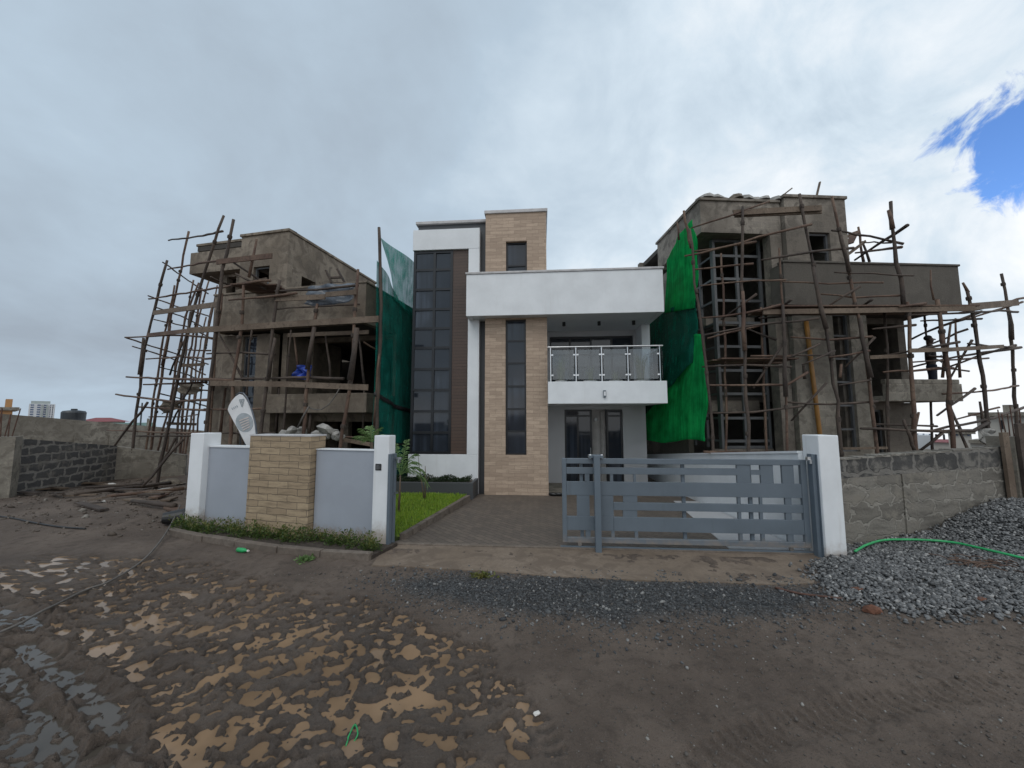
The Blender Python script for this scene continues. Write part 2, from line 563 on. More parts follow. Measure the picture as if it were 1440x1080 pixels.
# ------------------------------------------------------------------ mesh builder
class MB:
    def __init__(self):
        self.v, self.f = [], []

    def add(self, vs, fs):
        o = len(self.v)
        self.v += [tuple(p) for p in vs]
        self.f += [tuple(i + o for i in q) for q in fs]
        return self

    def box(self, x0, x1, y0, y1, z0, z1):
        vs = [(x0, y0, z0), (x1, y0, z0), (x1, y1, z0), (x0, y1, z0), (x0, y0, z1), (x1, y0, z1), (x1, y1, z1), (x0, y1, z1)]
        return self.add(vs, [(0, 3, 2, 1), (4, 5, 6, 7), (0, 1, 5, 4), (1, 2, 6, 5), (2, 3, 7, 6), (3, 0, 4, 7)])

    def bar(self, p, q, w, h, up=(0, 0, 1)):
        """box from p to q, w wide (sideways), h tall"""
        p, q = Vector(p), Vector(q)
        d = (q - p).normalized()
        u = Vector(up)
        if abs(d.dot(u)) > .98:
            u = Vector((0, 1, 0))
        s = d.cross(u).normalized()
        u = s.cross(d).normalized()
        vs = []
        for c in (p, q):
            for a, b in ((-1, -1), (1, -1), (1, 1), (-1, 1)):
                vs.append(c + s * (a * w / 2) + u * (b * h / 2))
        return self.add(vs, [(0, 1, 2, 3), (7, 6, 5, 4), (0, 4, 5, 1), (1, 5, 6, 2), (2, 6, 7, 3), (3, 7, 4, 0)])

    def tube(self, pts, r, n=8, caps=True):
        pts = [Vector(p) for p in pts]
        rs = r if isinstance(r, (list, tuple)) else [r] * len(pts)
        vs, fs = [], []
        prev = None
        for i, p in enumerate(pts):
            d = (pts[min(i + 1, len(pts) - 1)] - pts[max(i - 1, 0)]).normalized()
            if prev is None:
                u = Vector((0, 0, 1)) if abs(d.z) < .9 else Vector((1, 0, 0))
                s = d.cross(u).normalized()
            else:
                s = (prev - d * prev.dot(d)).normalized()
            prev = s
            u = d.cross(s)
            for k in range(n):
                a = 2 * math.pi * k / n
                vs.append(p + (s * math.cos(a) + u * math.sin(a)) * rs[i])
        for i in range(len(pts) - 1):
            for k in range(n):
                a, b = i * n + k, i * n + (k + 1) % n
                fs.append((a, b, b + n, a + n))
        if caps:
            fs.append(tuple(range(n - 1, -1, -1)))
            fs.append(tuple(range((len(pts) - 1) * n, len(pts) * n)))
        return self.add(vs, fs)

    def prism(self, poly, y0, y1):
        """polygon in x,z pulled from y0 to y1"""
        n = len(poly)
        vs = [(x, y0, z) for x, z in poly] + [(x, y1, z) for x, z in poly]
        fs = [tuple(range(n)), tuple(range(2 * n - 1, n - 1, -1))]
        for i in range(n):
            j = (i + 1) % n
            fs.append((i, i + n, j + n, j))
        return self.add(vs, fs)

    def lathe(self, prof, n=20, c=(0, 0, 0)):
        vs, fs = [], []
        for r, z in prof:
            for k in range(n):
                a = 2 * math.pi * k / n
                vs.append((c[0] + r * math.cos(a), c[1] + r * math.sin(a), c[2] + z))
        for i in range(len(prof) - 1):
            for k in range(n):
                a, b = i * n + k, i * n + (k + 1) % n
                fs.append((a, b, b + n, a + n))
        fs.append(tuple(range(n - 1, -1, -1)))
        fs.append(tuple(range((len(prof) - 1) * n, len(prof) * n)))
        return self.add(vs, fs)

    def wall(self, x0, x1, z0, z1, y0, y1, holes=()):
        """upright slab in the x,z plane with rectangular holes and their reveals"""
        xs = sorted({x0, x1, *[min(max(k, x0), x1) for h in holes for k in h[:2]]})
        zs = sorted({z0, z1, *[min(max(k, z0), z1) for h in holes for k in h[2:]]})

        def solid(i, j):
            if i < 0 or j < 0 or i >= len(xs) - 1 or j >= len(zs) - 1:
                return False
            cx, cz = (xs[i] + xs[i + 1]) / 2, (zs[j] + zs[j + 1]) / 2
            return not any(h[0] < cx < h[1] and h[2] < cz < h[3] for h in holes)
        for i in range(len(xs) - 1):
            for j in range(len(zs) - 1):
                if not solid(i, j):
                    continue
                a, b, c, d = xs[i], xs[i + 1], zs[j], zs[j + 1]
                self.add([(a, y0, c), (b, y0, c), (b, y0, d), (a, y0, d)], [(0, 1, 2, 3)])
                self.add([(a, y1, c), (b, y1, c), (b, y1, d), (a, y1, d)], [(3, 2, 1, 0)])
                if not solid(i - 1, j):
                    self.add([(a, y0, c), (a, y1, c), (a, y1, d), (a, y0, d)], [(3, 2, 1, 0)])
                if not solid(i + 1, j):
                    self.add([(b, y0, c), (b, y1, c), (b, y1, d), (b, y0, d)], [(0, 1, 2, 3)])
                if not solid(i, j - 1):
                    self.add([(a, y0, c), (b, y0, c), (b, y1, c), (a, y1, c)], [(3, 2, 1, 0)])
                if not solid(i, j + 1):
                    self.add([(a, y0, d), (b, y0, d), (b, y1, d), (a, y1, d)], [(0, 1, 2, 3)])
        return self

    def blob(self, c, r, seed=0, sub=2, rough=0.25, flat=None):
        """lumpy ball"""
        bm = bmesh.new()
        bmesh.ops.create_icosphere(bm, subdivisions=sub, radius=1.0)
        g = random.Random(seed)
        ks = [(Vector((g.gauss(0, 1), g.gauss(0, 1), g.gauss(0, 1))).normalized(), g.uniform(-1, 1)) for _ in range(14)]
        vs = []
        for v in bm.verts:
            d = v.co.normalized()
            k = 1 + rough * sum(w * max(0, d.dot(q)) ** 4 for q, w in ks)
            p = Vector((d.x * r[0] * k, d.y * r[1] * k, d.z * r[2] * k))
            if flat is not None and p.z < flat:
                p.z = flat
            vs.append(Vector(c) + p)
        fs = [[v.index for v in f.verts] for f in bm.faces]
        bm.free()
        return self.add(vs, fs)

    def build(self, name, mat, parent=None, smooth=False, bevel=0.0):
        me = bpy.data.meshes.new(name)
        me.from_pydata(self.v, [], self.f)
        me.materials.append(mat)
        if smooth:
            me.polygons.foreach_set('use_smooth', [True] * len(me.polygons))
        me.update()
        o = bpy.data.objects.new(name, me)
        COL.objects.link(o)
        if parent is not None:
            o.parent = parent
        if bevel:
            bm = bmesh.new()
            bm.from_mesh(me)
            bmesh.ops.remove_doubles(bm, verts=bm.verts, dist=1e-5)
            bm.to_mesh(me)
            bm.free()
            md = o.modifiers.new('bevel', 'BEVEL')
            md.width, md.segments, md.limit_method = bevel, 2, 'ANGLE'
        return o


def tag(o, label, cat, group=None, kind=None):
    o['label'] = label
    o['category'] = cat
    if group:
        o['group'] = group
    if kind:
        o['kind'] = kind
    return o


def thing(name, label, cat, loc=(0, 0, 0), rz=0.0, group=None):
    o = bpy.data.objects.new(name, None)
    COL.objects.link(o)
    o.location = loc
    o.rotation_euler = (0, 0, rz)
    o.empty_display_size = .3
    return tag(o, label, cat, group)


def structure(o):
    o['kind'] = 'structure'
    return o


def mesh_np(name, V, F, mat, parent=None, smooth=False):
    me = bpy.data.meshes.new(name)
    V = np.ascontiguousarray(V, np.float32)
    F = np.ascontiguousarray(F, np.int32)
    k = F.shape[1]
    me.vertices.add(len(V))
    me.vertices.foreach_set('co', V.ravel())
    me.loops.add(F.size)
    me.loops.foreach_set('vertex_index', F.ravel())
    me.polygons.add(len(F))
    me.polygons.foreach_set('loop_start', np.arange(0, F.size, k, dtype=np.int32))
    me.polygons.foreach_set('loop_total', np.full(len(F), k, np.int32))
    if smooth:
        me.polygons.foreach_set('use_smooth', np.ones(len(F), bool))
    me.update(calc_edges=True)
    me.materials.append(mat)
    o = bpy.data.objects.new(name, me)
    COL.objects.link(o)
    if parent is not None:
        o.parent = parent
    return o

# ================================================================== HOUSES
def window(root, x0, x1, z0, z1, y, cols, rows, frame_mat, pane_mat, bar=.055, depth=.07, panes=True, label=None, skip=()):
    """cols / rows are the positions of the inner bars"""
    xs, zs = [x0] + list(cols) + [x1], [z0] + list(rows) + [z1]
    m = MB()
    h = bar / 2
    for k, x in enumerate(xs):
        a = x if k == 0 else (x - bar if k == len(xs) - 1 else x - h)
        m.box(a, a + bar, y, y + depth, z0, z1)
    for j, z in enumerate(zs):
        a = z if j == 0 else (z - bar if j == len(zs) - 1 else z - h)
        for k in range(len(xs) - 1):
            l = xs[k] + (bar if k == 0 else h)
            r = xs[k + 1] - (bar if k == len(xs) - 2 else h)
            m.box(l, r, y + .004, y + depth - .004, a, a + bar)
    w = m.build('window', frame_mat, root)
    if label:
        w['label'] = label
    if panes:
        p = MB()
        for k in range(len(xs) - 1):
            for j in range(len(zs) - 1):
                if (k, j) in skip:
                    continue
                p.box(xs[k] + .012, xs[k + 1] - .012, y + depth * .5, y + depth * .5 + .008, zs[j] + .012, zs[j + 1] - .012)
                tx, tz = RNG.gauss(0, .005), RNG.gauss(0, .006)      # panes never sit dead true
                p.v[-8:] = [(vx, vy + tx * (1 if vx > xs[k] + .1 else -1) + tz * (1 if vz > zs[j] + .1 else -1), vz) for vx, vy, vz in p.v[-8:]]
        p.build('pane', pane_mat, w)
    return w


def coping_run(root, mat, boxes):
    m = MB()
    for b in boxes:
        m.box(*b)
    return m.build('coping', mat, root, bevel=.012)


# ------------------------------------------------------------------ the finished house
house = thing('modern_house', 'finished white house with tan stone column, tall dark window and glass balcony', 'house')
b = MB().box(-3.78, -1.61, .70, 6.0, -.2, 8.22)
b.build('tower_block', M['dark_grey'], house)
m = MB()                                    # white L frame round the tall window
m.box(-3.88, -1.80, .50, .695, 7.32, 7.97)
m.box(-2.14, -1.80, .503, .695, 1.124, 7.318)
m.box(-3.88, -1.80, .50, .695, -.2, 1.122)
m.build('window_surround', M['white'], house, bevel=.01)
bars = [1.753, 2.38, 3.013, 3.644, 4.29, 4.88, 5.475, 6.094, 6.711]
window(house, -3.86, -2.63, 1.126, 7.316, .56, [-3.20], bars, M['frame_black'], M['pane'], bar=.075, label='tall dark ten-row corner window')
MB().box(-2.628, -2.143, .575, .69, 1.126, 7.316).build('timber_panel', M['brown'], house)
# stone column with its slim window and the small tower window
sc = MB().wall(-1.60, .214, -.1, 8.315, .378, .66, [(-1.0, -.40, 1.13, 5.06), (-.986, -.36, 6.45, 7.44)])
sc.build('stone_column', M['clad'], house)
window(house, -1.0, -.40, 1.13, 5.06, .47, [], [1.795, 2.44, 3.10, 3.778, 4.436], M['frame_black'], M['pane'], bar=.05, label='slim dark window in the stone column')
window(house, -.986, -.36, 6.45, 7.44, .47, [], [6.72], M['frame_black'], M['pane'], bar=.05, label='small dark window high in the stone tower')
MB().box(-1.60, .205, .662, 4.2, -.1, 8.31).build('tower_wall', M['white'], house)
coping_run(house, M['coping'], [(-3.85, -1.60, .62, 6.0, 8.222, 8.31), (-1.64, .26, .34, 4.25, 8.318, 8.42)])
MB().box(.208, .27, .9, .98, 5.4, 6.7).build('downpipe', M['coping'], house)
# parapet and roof slab
pw = MB().box(-2.097, 3.418, 0, .15, 5.079, 6.30)
pw.box(3.27, 3.418, .15, 8.5, 5.079, 6.30).box(-2.097, -1.95, .15, .498, 5.079, 6.30)
pw.build('parapet', M['white_wall'], house, bevel=.008)
coping_run(house, M['coping'], [(-2.125, 3.45, -.03, .18, 6.301, 6.365), (3.24, 3.45, .18, 8.5, 6.301, 6.362), (-2.125, -1.92, .18, .495, 6.301, 6.362)])
MB().box(-1.948, 3.268, .152, 8.4, 5.10, 5.28).build('roof_slab', M['white'], house)
# balcony
bl = MB().box(.216, 3.418, 0, .12, 2.567, 3.179).box(3.30, 3.418, .12, 2.2, 2.567, 3.179)
bl.build('balcony_front', M['white_wall'], house, bevel=.008)
MB().box(.216, 3.298, .122, 2.2, 2.575, 2.72).build('balcony_floor', M['white'], house)
# walls of the right wing
MB().wall(.216, 3.43, -.1, 2.573, 2.202, 2.42, [(.796, 2.69, -.05, 2.453)]).build('porch_wall', M['porch_grey'], house)
MB().wall(.216, 3.43, 2.722, 5.098, 2.202, 2.42, [(.33, 3.10, 2.74, 4.915)]).build('upper_wall', M['porch_grey'], house)
MB().box(3.20, 3.432, 2.43, 8.4, -.1, 5.095).box(3.18, 3.43, 1.45, 2.19, 2.725, 5.095).build('side_wall', M['white'], house)
window(house, .33, 3.10, 2.74, 4.915, 2.28, [1.02, 1.72, 2.41], [4.3], M['frame_black'], M['pane'], bar=.06, label='wide dark sliding window behind the balcony')
d = window(house, .80, 1.70, -.04, 2.45, 2.26, [1.235], [2.24], M['frame_black'], M['pane'], bar=.06, label='black two-leaf glass door')
d.name = 'sliding_door'
MB().tube([(1.64, 2.24, .95), (1.64, 2.24, 1.2)], .012, 6).build('handle', M['steel'], d)
window(house, 2.17, 2.69, -.04, 2.45, 2.26, [], [2.24], M['frame_black'], M['pane'], bar=.06, label='narrow black door leaf').name = 'sliding_door'
MB().box(1.70, 2.17, 2.50, 2.56, -.1, 2.45).build('hall_wall', M['curtain'], house)
cu = MB()
for k in range(5):
    cu.tube([(2.03 + k * .028, 2.40 + .012 * (k % 2), 0), (2.03 + k * .028, 2.40 + .012 * (k % 2), 2.4)], .016, 6)
cu.build('curtain', M['curtain'], house)
lb = MB().blob((1.86, 2.44, 2.12), (.06, .06, .06), 3, 2, .02)
lb.build('globe_lamp', M['lamp_lens'], house, smooth=True)
for x in (.743, 1.805, 2.834):
    l = MB().lathe([(.045, -.12), (.05, -.115), (.05, 0)], 12, (x, 1.0, 5.10))
    l.build('downlight', M['lamp_black'], house)
sc = MB().box(1.712, 1.782, -.06, -.001, 2.73, 2.93)
sco = sc.build('wall_lamp', M['gate'], house, bevel=.008)
MB().box(1.722, 1.772, -.066, -.0605, 2.78, 2.89).build('lamp_lens', M['lamp_lens'], sco)
MB().box(-1.55, 3.43, 8.41, 8.6, -.1, 6.3).build('back_wall', M['white'], house)
# glass balustrade
bal = MB()
pxs = [.296, .996, 1.70, 2.41, 3.27]
post = None
for x in pxs:
    MB().tube([(x, .06, 3.18), (x, .06, 4.14)], .019, 8).build('railing_post', M['steel'], house)
MB().tube([(3.35, 1.4, 3.18), (3.35, 1.4, 4.14)], .019, 8).build('railing_post', M['steel'], house)
MB().tube([(.22, .06, 4.15), (3.35, .06, 4.15), (3.35, 2.19, 4.15)], .024, 8).build('handrail', M['steel'], house)
for a, c in zip(pxs, pxs[1:]):
    g = MB().box(a + .05, c - .05, .055, .065, 3.24, 4.07).build('glass_panel', M['railglass'], house)
    for z in (3.36, 3.93):
        for xc in (a + .018, c - .075):
            MB().box(xc, xc + .057, .045, .075, z - .02, z + .02).build('clamp', M['steel'], g)
for y0, y1 in ((.12, 1.36), (1.44, 2.15)):
    MB().box(3.345, 3.355, y0, y1, 3.24, 4.07).build('glass_panel', M['railglass'], house)


# ------------------------------------------------------------------ the two unfinished ones
def raw_house(kind, label, mat, xP1, xB1, low, low_win, tow_win, wall_y):
    x, y, z, a = FRAMES[kind]
    root = thing('unfinished_house', label, 'house', (x, y, z), a)
    par = M['parapetR'] if kind == 'R' else mat
    # tower: column wall with its windows, side walls, roof edge
    c = MB().wall(low[0], low[1], -.3, 5.07, .378, .60, [(low_win[0], low_win[1], 1.2, 5.02)])
    c.build('column', M['concrete'] if kind == 'R' else mat, root)
    holes = [tow_win]
    MB().wall(-1.60, .24, 5.30, 8.36, .380, .60, holes).build('tower_wall', mat, root)
    side_hole = [(.98, 1.62, 6.75, 7.12)] if kind == 'L' else []
    sw = MB()
    t = MB().wall(.602, 5.2, 5.30, 8.36, 0, .2, side_hole)
    t.v = [(.24 - vy, vx, vz) for vx, vy, vz in t.v]
    t.f = [tuple(reversed(q)) for q in t.f] if False else t.f
    t.build('tower_side_wall', mat, root)
    MB().wall(-3.9, .038, 5.30, 8.36, 5.0, 5.2, []).build('tower_back_wall', mat, root)
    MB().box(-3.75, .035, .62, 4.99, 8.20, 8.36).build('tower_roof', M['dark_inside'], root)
    # left block front
    top = 8.36 if kind == 'L' else 8.26
    if kind == 'R':
        bm_ = MB().box(-4.0, -1.64, .5, .85, 7.33, top).box(-4.0, -3.7, .85, 3.2, 7.33, top)
        bm_.box(-3.69, -1.66, .852, 3.1, 7.34, 7.46)
        bm_.build('bay_beam', mat, root)
        MB().box(-1.98, -1.64, .505, .80, -.3, 7.328).build('bay_post', mat, root)
        MB().box(-3.7, -1.99, .86, 1.0, -.3, 1.25).build('bay_sill', mat, root)
        br = [1.47, 2.108, 2.793, 3.46, 4.148, 4.842, 5.496, 6.142, 6.835]
        window(root, -3.46, -2.0, 1.26, 7.325, .88, [-2.74], br, M['frame_grey'], M['pane'], bar=.075,
               label='tall grey framed bay window without glass', panes=False)
        s = MB()
        for yy in (.98, 1.62, 2.3):
            s.box(-3.46, -3.39, yy - .035, yy + .035, 1.26, 7.325)
        for zz in br:
            s.box(-3.455, -3.395, 1.016, 1.584, zz - .03, zz + .03).box(-3.455, -3.395, 1.656, 2.264, zz - .03, zz + .03)
        s.build('window', M['frame_grey'], root)
        for z0, z1 in ((4.86, 5.12), (2.30, 2.62)):
            MB().box(-3.5, -1.99, 1.3, 1.45, z0, z1).build('floor_edge', mat, root)
        MB().box(-3.62, -3.45, 2.36, 8.6, -.3, 7.32).build('left_wall', mat, root)
        MB().box(-1.62, -1.605, .70, .76, -.3, 5.0).box(-1.64, -.72, .70, .9, -.3, 8.2).build('recess_wall', mat, root)
    else:
        MB().box(-3.87, -1.64, .5, .74, 7.354, 8.10).box(-3.87, -3.62, .742, 2.4, 7.354, 8.10).box(-3.61, -1.62, .76, 2.3, 7.36, 7.5).build('bay_beam', mat, root)
        MB().box(-3.80, -1.62, .70, 5.0, 8.102, 8.40).build('tower_block', mat, root)
        MB().wall(-2.95, -1.605, -.3, 7.352, .80, 1.02, [(-2.62, -2.22, 6.45, 7.25), (-2.55, -2.28, 2.3, 5.0), (-2.6, -2.2, .6, 1.9)]).build('bay_wall', mat, root)
        MB().box(-2.1, -1.80, .55, .795, -.3, 5.05).build('bay_post', mat, root)
        MB().box(-2.95, -2.75, 1.03, 8.6, -.3, 7.35).build('left_wall', mat, root)
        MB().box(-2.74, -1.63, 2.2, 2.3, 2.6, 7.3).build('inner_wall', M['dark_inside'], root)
    copes = [(-1.64, .28, .33, .64, 8.362, 8.45), (.0, .28, .64, 5.25, 8.362, 8.45)]
    copes += [(-3.86, -1.645, .64, 1.0, 8.402, 8.49)] if kind == 'L' else [(-4.05, -1.645, .45, .9, 8.262, 8.34), (-4.05, -3.65, .9, 3.25, 8.262, 8.34)]
    coping_run(root, mat, copes)
    # window frames in the slim and tower openings
    rows = [1.8, 2.45, 3.1, 3.75, 4.4]
    window(root, low_win[0], low_win[1], 1.2, 5.02, .46, [], rows, M['frame_grey'], M['pane'], bar=.05, panes=(kind == 'L'), label='slim grey framed window in the column')
    window(root, tow_win[0], tow_win[1], tow_win[2], tow_win[3], .46, [], [tow_win[2] + .42], M['frame_grey'], M['pane'], bar=.055, panes=False, label='small grey framed window in the tower')
    # parapet: front, right return and roof slab
    p = MB().box(-2.07, xP1, 0, .15, 5.12, 6.28).box(xP1 - .16, xP1, .15, 8.4, 5.12, 6.28).box(-2.07, -1.92, .15, .49, 5.12, 6.28)
    p.build('parapet', par, root, bevel=.01)
    coping_run(root, par, [(-2.10, xP1 + .03, -.03, .18, 6.281, 6.34), (xP1 - .2, xP1 + .03, .18, 8.4, 6.281, 6.338)])
    MB().box(-1.918, xP1 - .165, .152, 8.3, 5.14, 5.30).build('roof_slab', M['dark_inside'], root)
    # balcony and walls behind
    lx = low[1] + .004
    if kind == 'R':
        f = MB().box(lx, xB1, 0, .13, 2.55, 3.02).box(xB1 - .13, xB1, .13, wall_y, 2.55, 3.02)
        f.box(lx, xB1 - .03, .02, .15, 3.021, 3.14)
    else:
        f = MB().box(lx, xB1, 0, .13, 2.57, 3.12).box(xB1 - .13, xB1, .13, wall_y, 2.57, 3.12)
    f.build('balcony_front', par if kind == 'L' else M['concrete'], root, bevel=.015)
    MB().box(lx, xB1 - .135, .135, wall_y, 2.56, 2.70).build('balcony_floor', M['concrete'], root)
    we = xB1 - .05
    if kind == 'R':
        MB().wall(lx, we, -.3, 2.555, wall_y, wall_y + .2, [(.9, 1.75, -.25, 2.35)]).build('porch_wall', mat, root)
        MB().wall(lx, we, 2.705, 5.135, wall_y, wall_y + .2, [(.64, 2.45, 2.72, 4.95)]).build('upper_wall', mat, root)
        window(root, .9, 1.75, -.2, 2.35, wall_y + .08, [1.35], [1.9], M['frame_grey'], M['pane'], panes=False, label='grey door frame under the balcony')
    else:
        MB().wall(lx, we, -.3, 2.565, wall_y, wall_y + .2, [(.45, 1.55, .0, 2.3), (1.75, 3.2, -.25, 2.3)]).build('porch_wall', mat, root)
        MB().wall(lx, we, 2.705, 5.135, wall_y, wall_y + .2, [(.30, 3.3, 2.72, 4.98)]).build('upper_wall', mat, root)
    MB().box(we - .2, we - .003, wall_y + .202, 8.3, -.3, 5.13).build('side_wall', mat, root)
    # dark rooms behind the openings
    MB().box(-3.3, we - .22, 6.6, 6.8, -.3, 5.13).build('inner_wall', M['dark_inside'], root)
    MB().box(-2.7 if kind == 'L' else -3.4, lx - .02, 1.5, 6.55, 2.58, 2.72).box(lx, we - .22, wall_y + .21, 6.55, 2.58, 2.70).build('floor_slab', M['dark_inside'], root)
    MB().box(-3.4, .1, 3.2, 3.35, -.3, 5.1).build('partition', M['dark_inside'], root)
    MB().box(-.02, .16, .62, 3.18, -.3, 5.12).build('cross_wall', mat, root)
    return root


houseL = raw_house('L', 'unfinished brown rendered house in pole scaffolding beside the teal net', M['plasterL'], 3.33, 3.46,
                   (-2.05, -.10), (-1.29, -.76), (-1.06, -.44, 6.35, 7.30), 1.6)
houseR = raw_house('R', 'unfinished grey house in pole scaffolding with a worker on its balcony', M['plasterR'], 3.01, 2.74,
                   (-1.60, .58), (-.42, .08), (-.92, -.30, 6.42, 7.36), 1.2)
pipe = MB().tube([at_y(900 + 615 / 2.633, 250 + 530 / 2.633, .30, 'R'), at_y(900 + 640 / 2.633, 250 + 740 / 2.633, .28, 'R'),
                  at_y(900 + 668 / 2.633, 250 + 965 / 2.633, .27, 'R'), Vector((-.67, .26, .2))], .055, 10)
pipe.build('drain_pipe', M['orange'], houseR, smooth=True)

# loose sheets along the right house's roof edge
for k, (px, w, t_, r) in enumerate([(992, .55, .1, -4), (1012, .7, .07, 6), (1034, .45, .12, -14), (1052, .6, .10, 8), (1070, .5, .09, -6), (1092, .55, .10, 3)]):
    p = at_y(px, 278, .62, 'R')
    p.z = 8.345 + t_ * .5 + .01
    g = random.Random(40 + k)
    n = 9
    ring = [(math.cos(2 * math.pi * i / n) * w * .5 * g.uniform(.8, 1.15), math.sin(2 * math.pi * i / n) * .22 * g.uniform(.7, 1.2)) for i in range(n)]
    vs = [(x_, y_, -t_ * .5 + g.uniform(0, .012)) for x_, y_ in ring] + [(x_ * .9, y_ * .85, t_ * .5 + g.uniform(-.03, .03)) for x_, y_ in ring]
    fs = [tuple(range(n - 1, -1, -1)), tuple(range(n, 2 * n))] + [(i, (i + 1) % n, (i + 1) % n + n, i + n) for i in range(n)]
    o = MB().add(vs, fs).build('roof_bag', M['bag'] if k != 2 else M['sack'], None)
    o.location = to_world('R', p)
    o.rotation_euler = (D2R(r * .5), D2R(r * .5), FRAMES['R'][3] + D2R(r))
    tag(o, 'flattened dusty bag lying on the roof edge of the right unfinished house', 'bag', 'bags along the roof edge')
for k, (pa, pb, lab) in enumerate([((1098, 275), (1112, 266), 'short broken board sticking up from the roof edge beside the bags'),
                                   ((1147, 269), (1153, 256), 'small upright stick on top of the right house tower')]):
    a, b_ = at_y(*pa, .5, 'R'), at_y(*pb, .5, 'R')
    a.z = min(a.z, 8.46)
    o = MB().bar(to_world('R', a), to_world('R', b_), .12 if k == 0 else .05, .035).build('loose_board', M['plank'])
    tag(o, lab, 'board')


# ================================================================== NETS
def sheet(name, fn, nu, nv, mat, parent=None):
    V, F = [], []
    for j in range(nv + 1):
        for i in range(nu + 1):
            V.append(fn(i / nu, j / nv))
    for j in range(nv):
        for i in range(nu):
            a = j * (nu + 1) + i
            F.append((a, a + 1, a + nu + 2, a + nu + 1))
    o = MB().add(V, F).build(name, mat, parent, smooth=True)
    md = o.modifiers.new('thickness', 'SOLIDIFY')
    md.thickness = .006
    return o


def lerp(a, b_, t):
    return Vector(a) * (1 - t) + Vector(b_) * t


def rnet(u, v, top, bot, edge_front, seed, amp=.05, back=3.4):
    """u from the front edge to the back, v from bottom to top; hangs beside the right house"""
    y0 = edge_front(v)
    yy = y0 + (back - y0) * u
    zz = bot(u) + (top(u) - bot(u)) * v
    w = math.sin(yy * 5.1 + seed) * .6 + math.sin(yy * 11.3 + zz * .9 + seed * 2) * .35 + math.sin(zz * 2.3 + yy * 2 + seed) * .5
    return to_world('R', (-4.52 + amp * w + .10 * math.sin(zz * 1.1 + seed), yy, zz))


nt = thing('safety_net', 'bright green and dark safety net hung beside the right unfinished house', 'safety net')
sheet('upper_sheet', lambda u, v: rnet(u, v, lambda u: 7.5 - .12 * u - .32 * u * u, lambda u: 5.0 + .35 * u,
                                       lambda v: .02 + .06 * math.sin(v * 15) + .10 * v, .4, .05, 1.78), 40, 40, M['net_bright'], nt)
sheet('middle_sheet', lambda u, v: (rnet(u, v, lambda u: 5.3 + .3 * u, lambda u: 3.6 - 1.6 * u, lambda v: .10 + .05 * math.sin(v * 9), 2.1, .04, 3.6) + Vector((-.05, 0, 0))), 36, 30, M['net_mid'], nt)
sheet('lower_sheet', lambda u, v: (rnet(u, v, lambda u: 4.25 - 1.35 * u - .35 * u * u + .22 * abs(math.sin(u * 13)) * (1 - u), lambda u: 1.55 - .25 * u + .05 * math.sin(u * 9),
                                        lambda v: -.40 + .42 * max(0, v - .45) + .05 * math.sin(v * 13), 3.3, .06, 3.7) + Vector((-.10, 0, 0))), 40, 36, M['net_bright'], nt)


def lnet(u, v, y0, y1, bot, top, seed, amp=.05, x=3.92):
    yy = y0 + (y1 - y0) * u
    zz = bot + (top(u) - bot) * v
    w = math.sin(yy * 4.3 + seed) * .7 + math.sin(yy * 9.7 + zz + seed) * .4
    return to_world('L', (x + amp * w, yy, zz))


nt = thing('safety_net', 'dark teal safety net hanging between the left house and the tall window', 'safety net')
sheet('lower_sheet', lambda u, v: lnet(u, v, -.35, 3.2, -.1, lambda u: 6.75 - .9 * u - .5 * math.sin(u * 3.1), 1.0, .06), 36, 44, M['net_dark'], nt)
sheet('seam', lambda u, v: lnet(u, v, -.38, 3.2, 3.0 - .3 * u - .25 * math.sin(u * 3), lambda u: 3.12 - .3 * u - .25 * math.sin(u * 3), 1.0, .06, 3.955), 30, 2, M['black'], nt)
sheet('seam', lambda u, v: lnet(u, v, -.10, 3.2, 1.62 - .1 * u, lambda u: 1.70 - .1 * u, 1.0, .06, 3.955), 30, 2, M['black'], nt)


def lnet_flap(u, v):
    # triangular flap tied to the tall pole, swinging back towards the white house
    top = lerp((3.95, -.25, 7.45), (3.85, 3.4, 7.6), u)
    bot = lerp((3.95, .45, 5.9), (3.85, 3.4, 5.2), u)
    p = lerp(bot, top, v)
    p.x += .06 * math.sin(u * 9 + v * 4)
    return to_world('L', p)


sheet('upper_flap', lnet_flap, 24, 20, M['net_teal'], nt)

# ================================================================== POLE SCAFFOLDING
def zA(p):
    return 150 + p[0] / 2.7, 290 + p[1] / 2.7


def zE(p):
    return 900 + p[0] / 2.633, 250 + p[1] / 2.633


def stick(pts, r, g, n=7, knots=True):
    """rough tree pole: resampled, wavering, thinner at the top, with a few knots"""
    out, rr = [], []
    tot = sum((b - a).length for a, b in zip(pts, pts[1:]))
    acc = 0
    for a, b in zip(pts, pts[1:]):
        L = (b - a).length
        k = max(2, int(L / .45))
        for i in range(k):
            out.append(a.lerp(b, i / k))
            rr.append(r * (1.0 + .12 * g.uniform(-1, 1)) * (1 - .28 * (1 - (acc + L * i / k) / tot)))
        acc += L
    out.append(pts[-1])
    rr.append(r * 1.05)
    for i in range(1, len(out) - 1):
        out[i] = out[i] + Vector((g.gauss(0, .012), g.gauss(0, .012), g.gauss(0, .008)))
    m = MB().tube(out, rr, n)
    return m


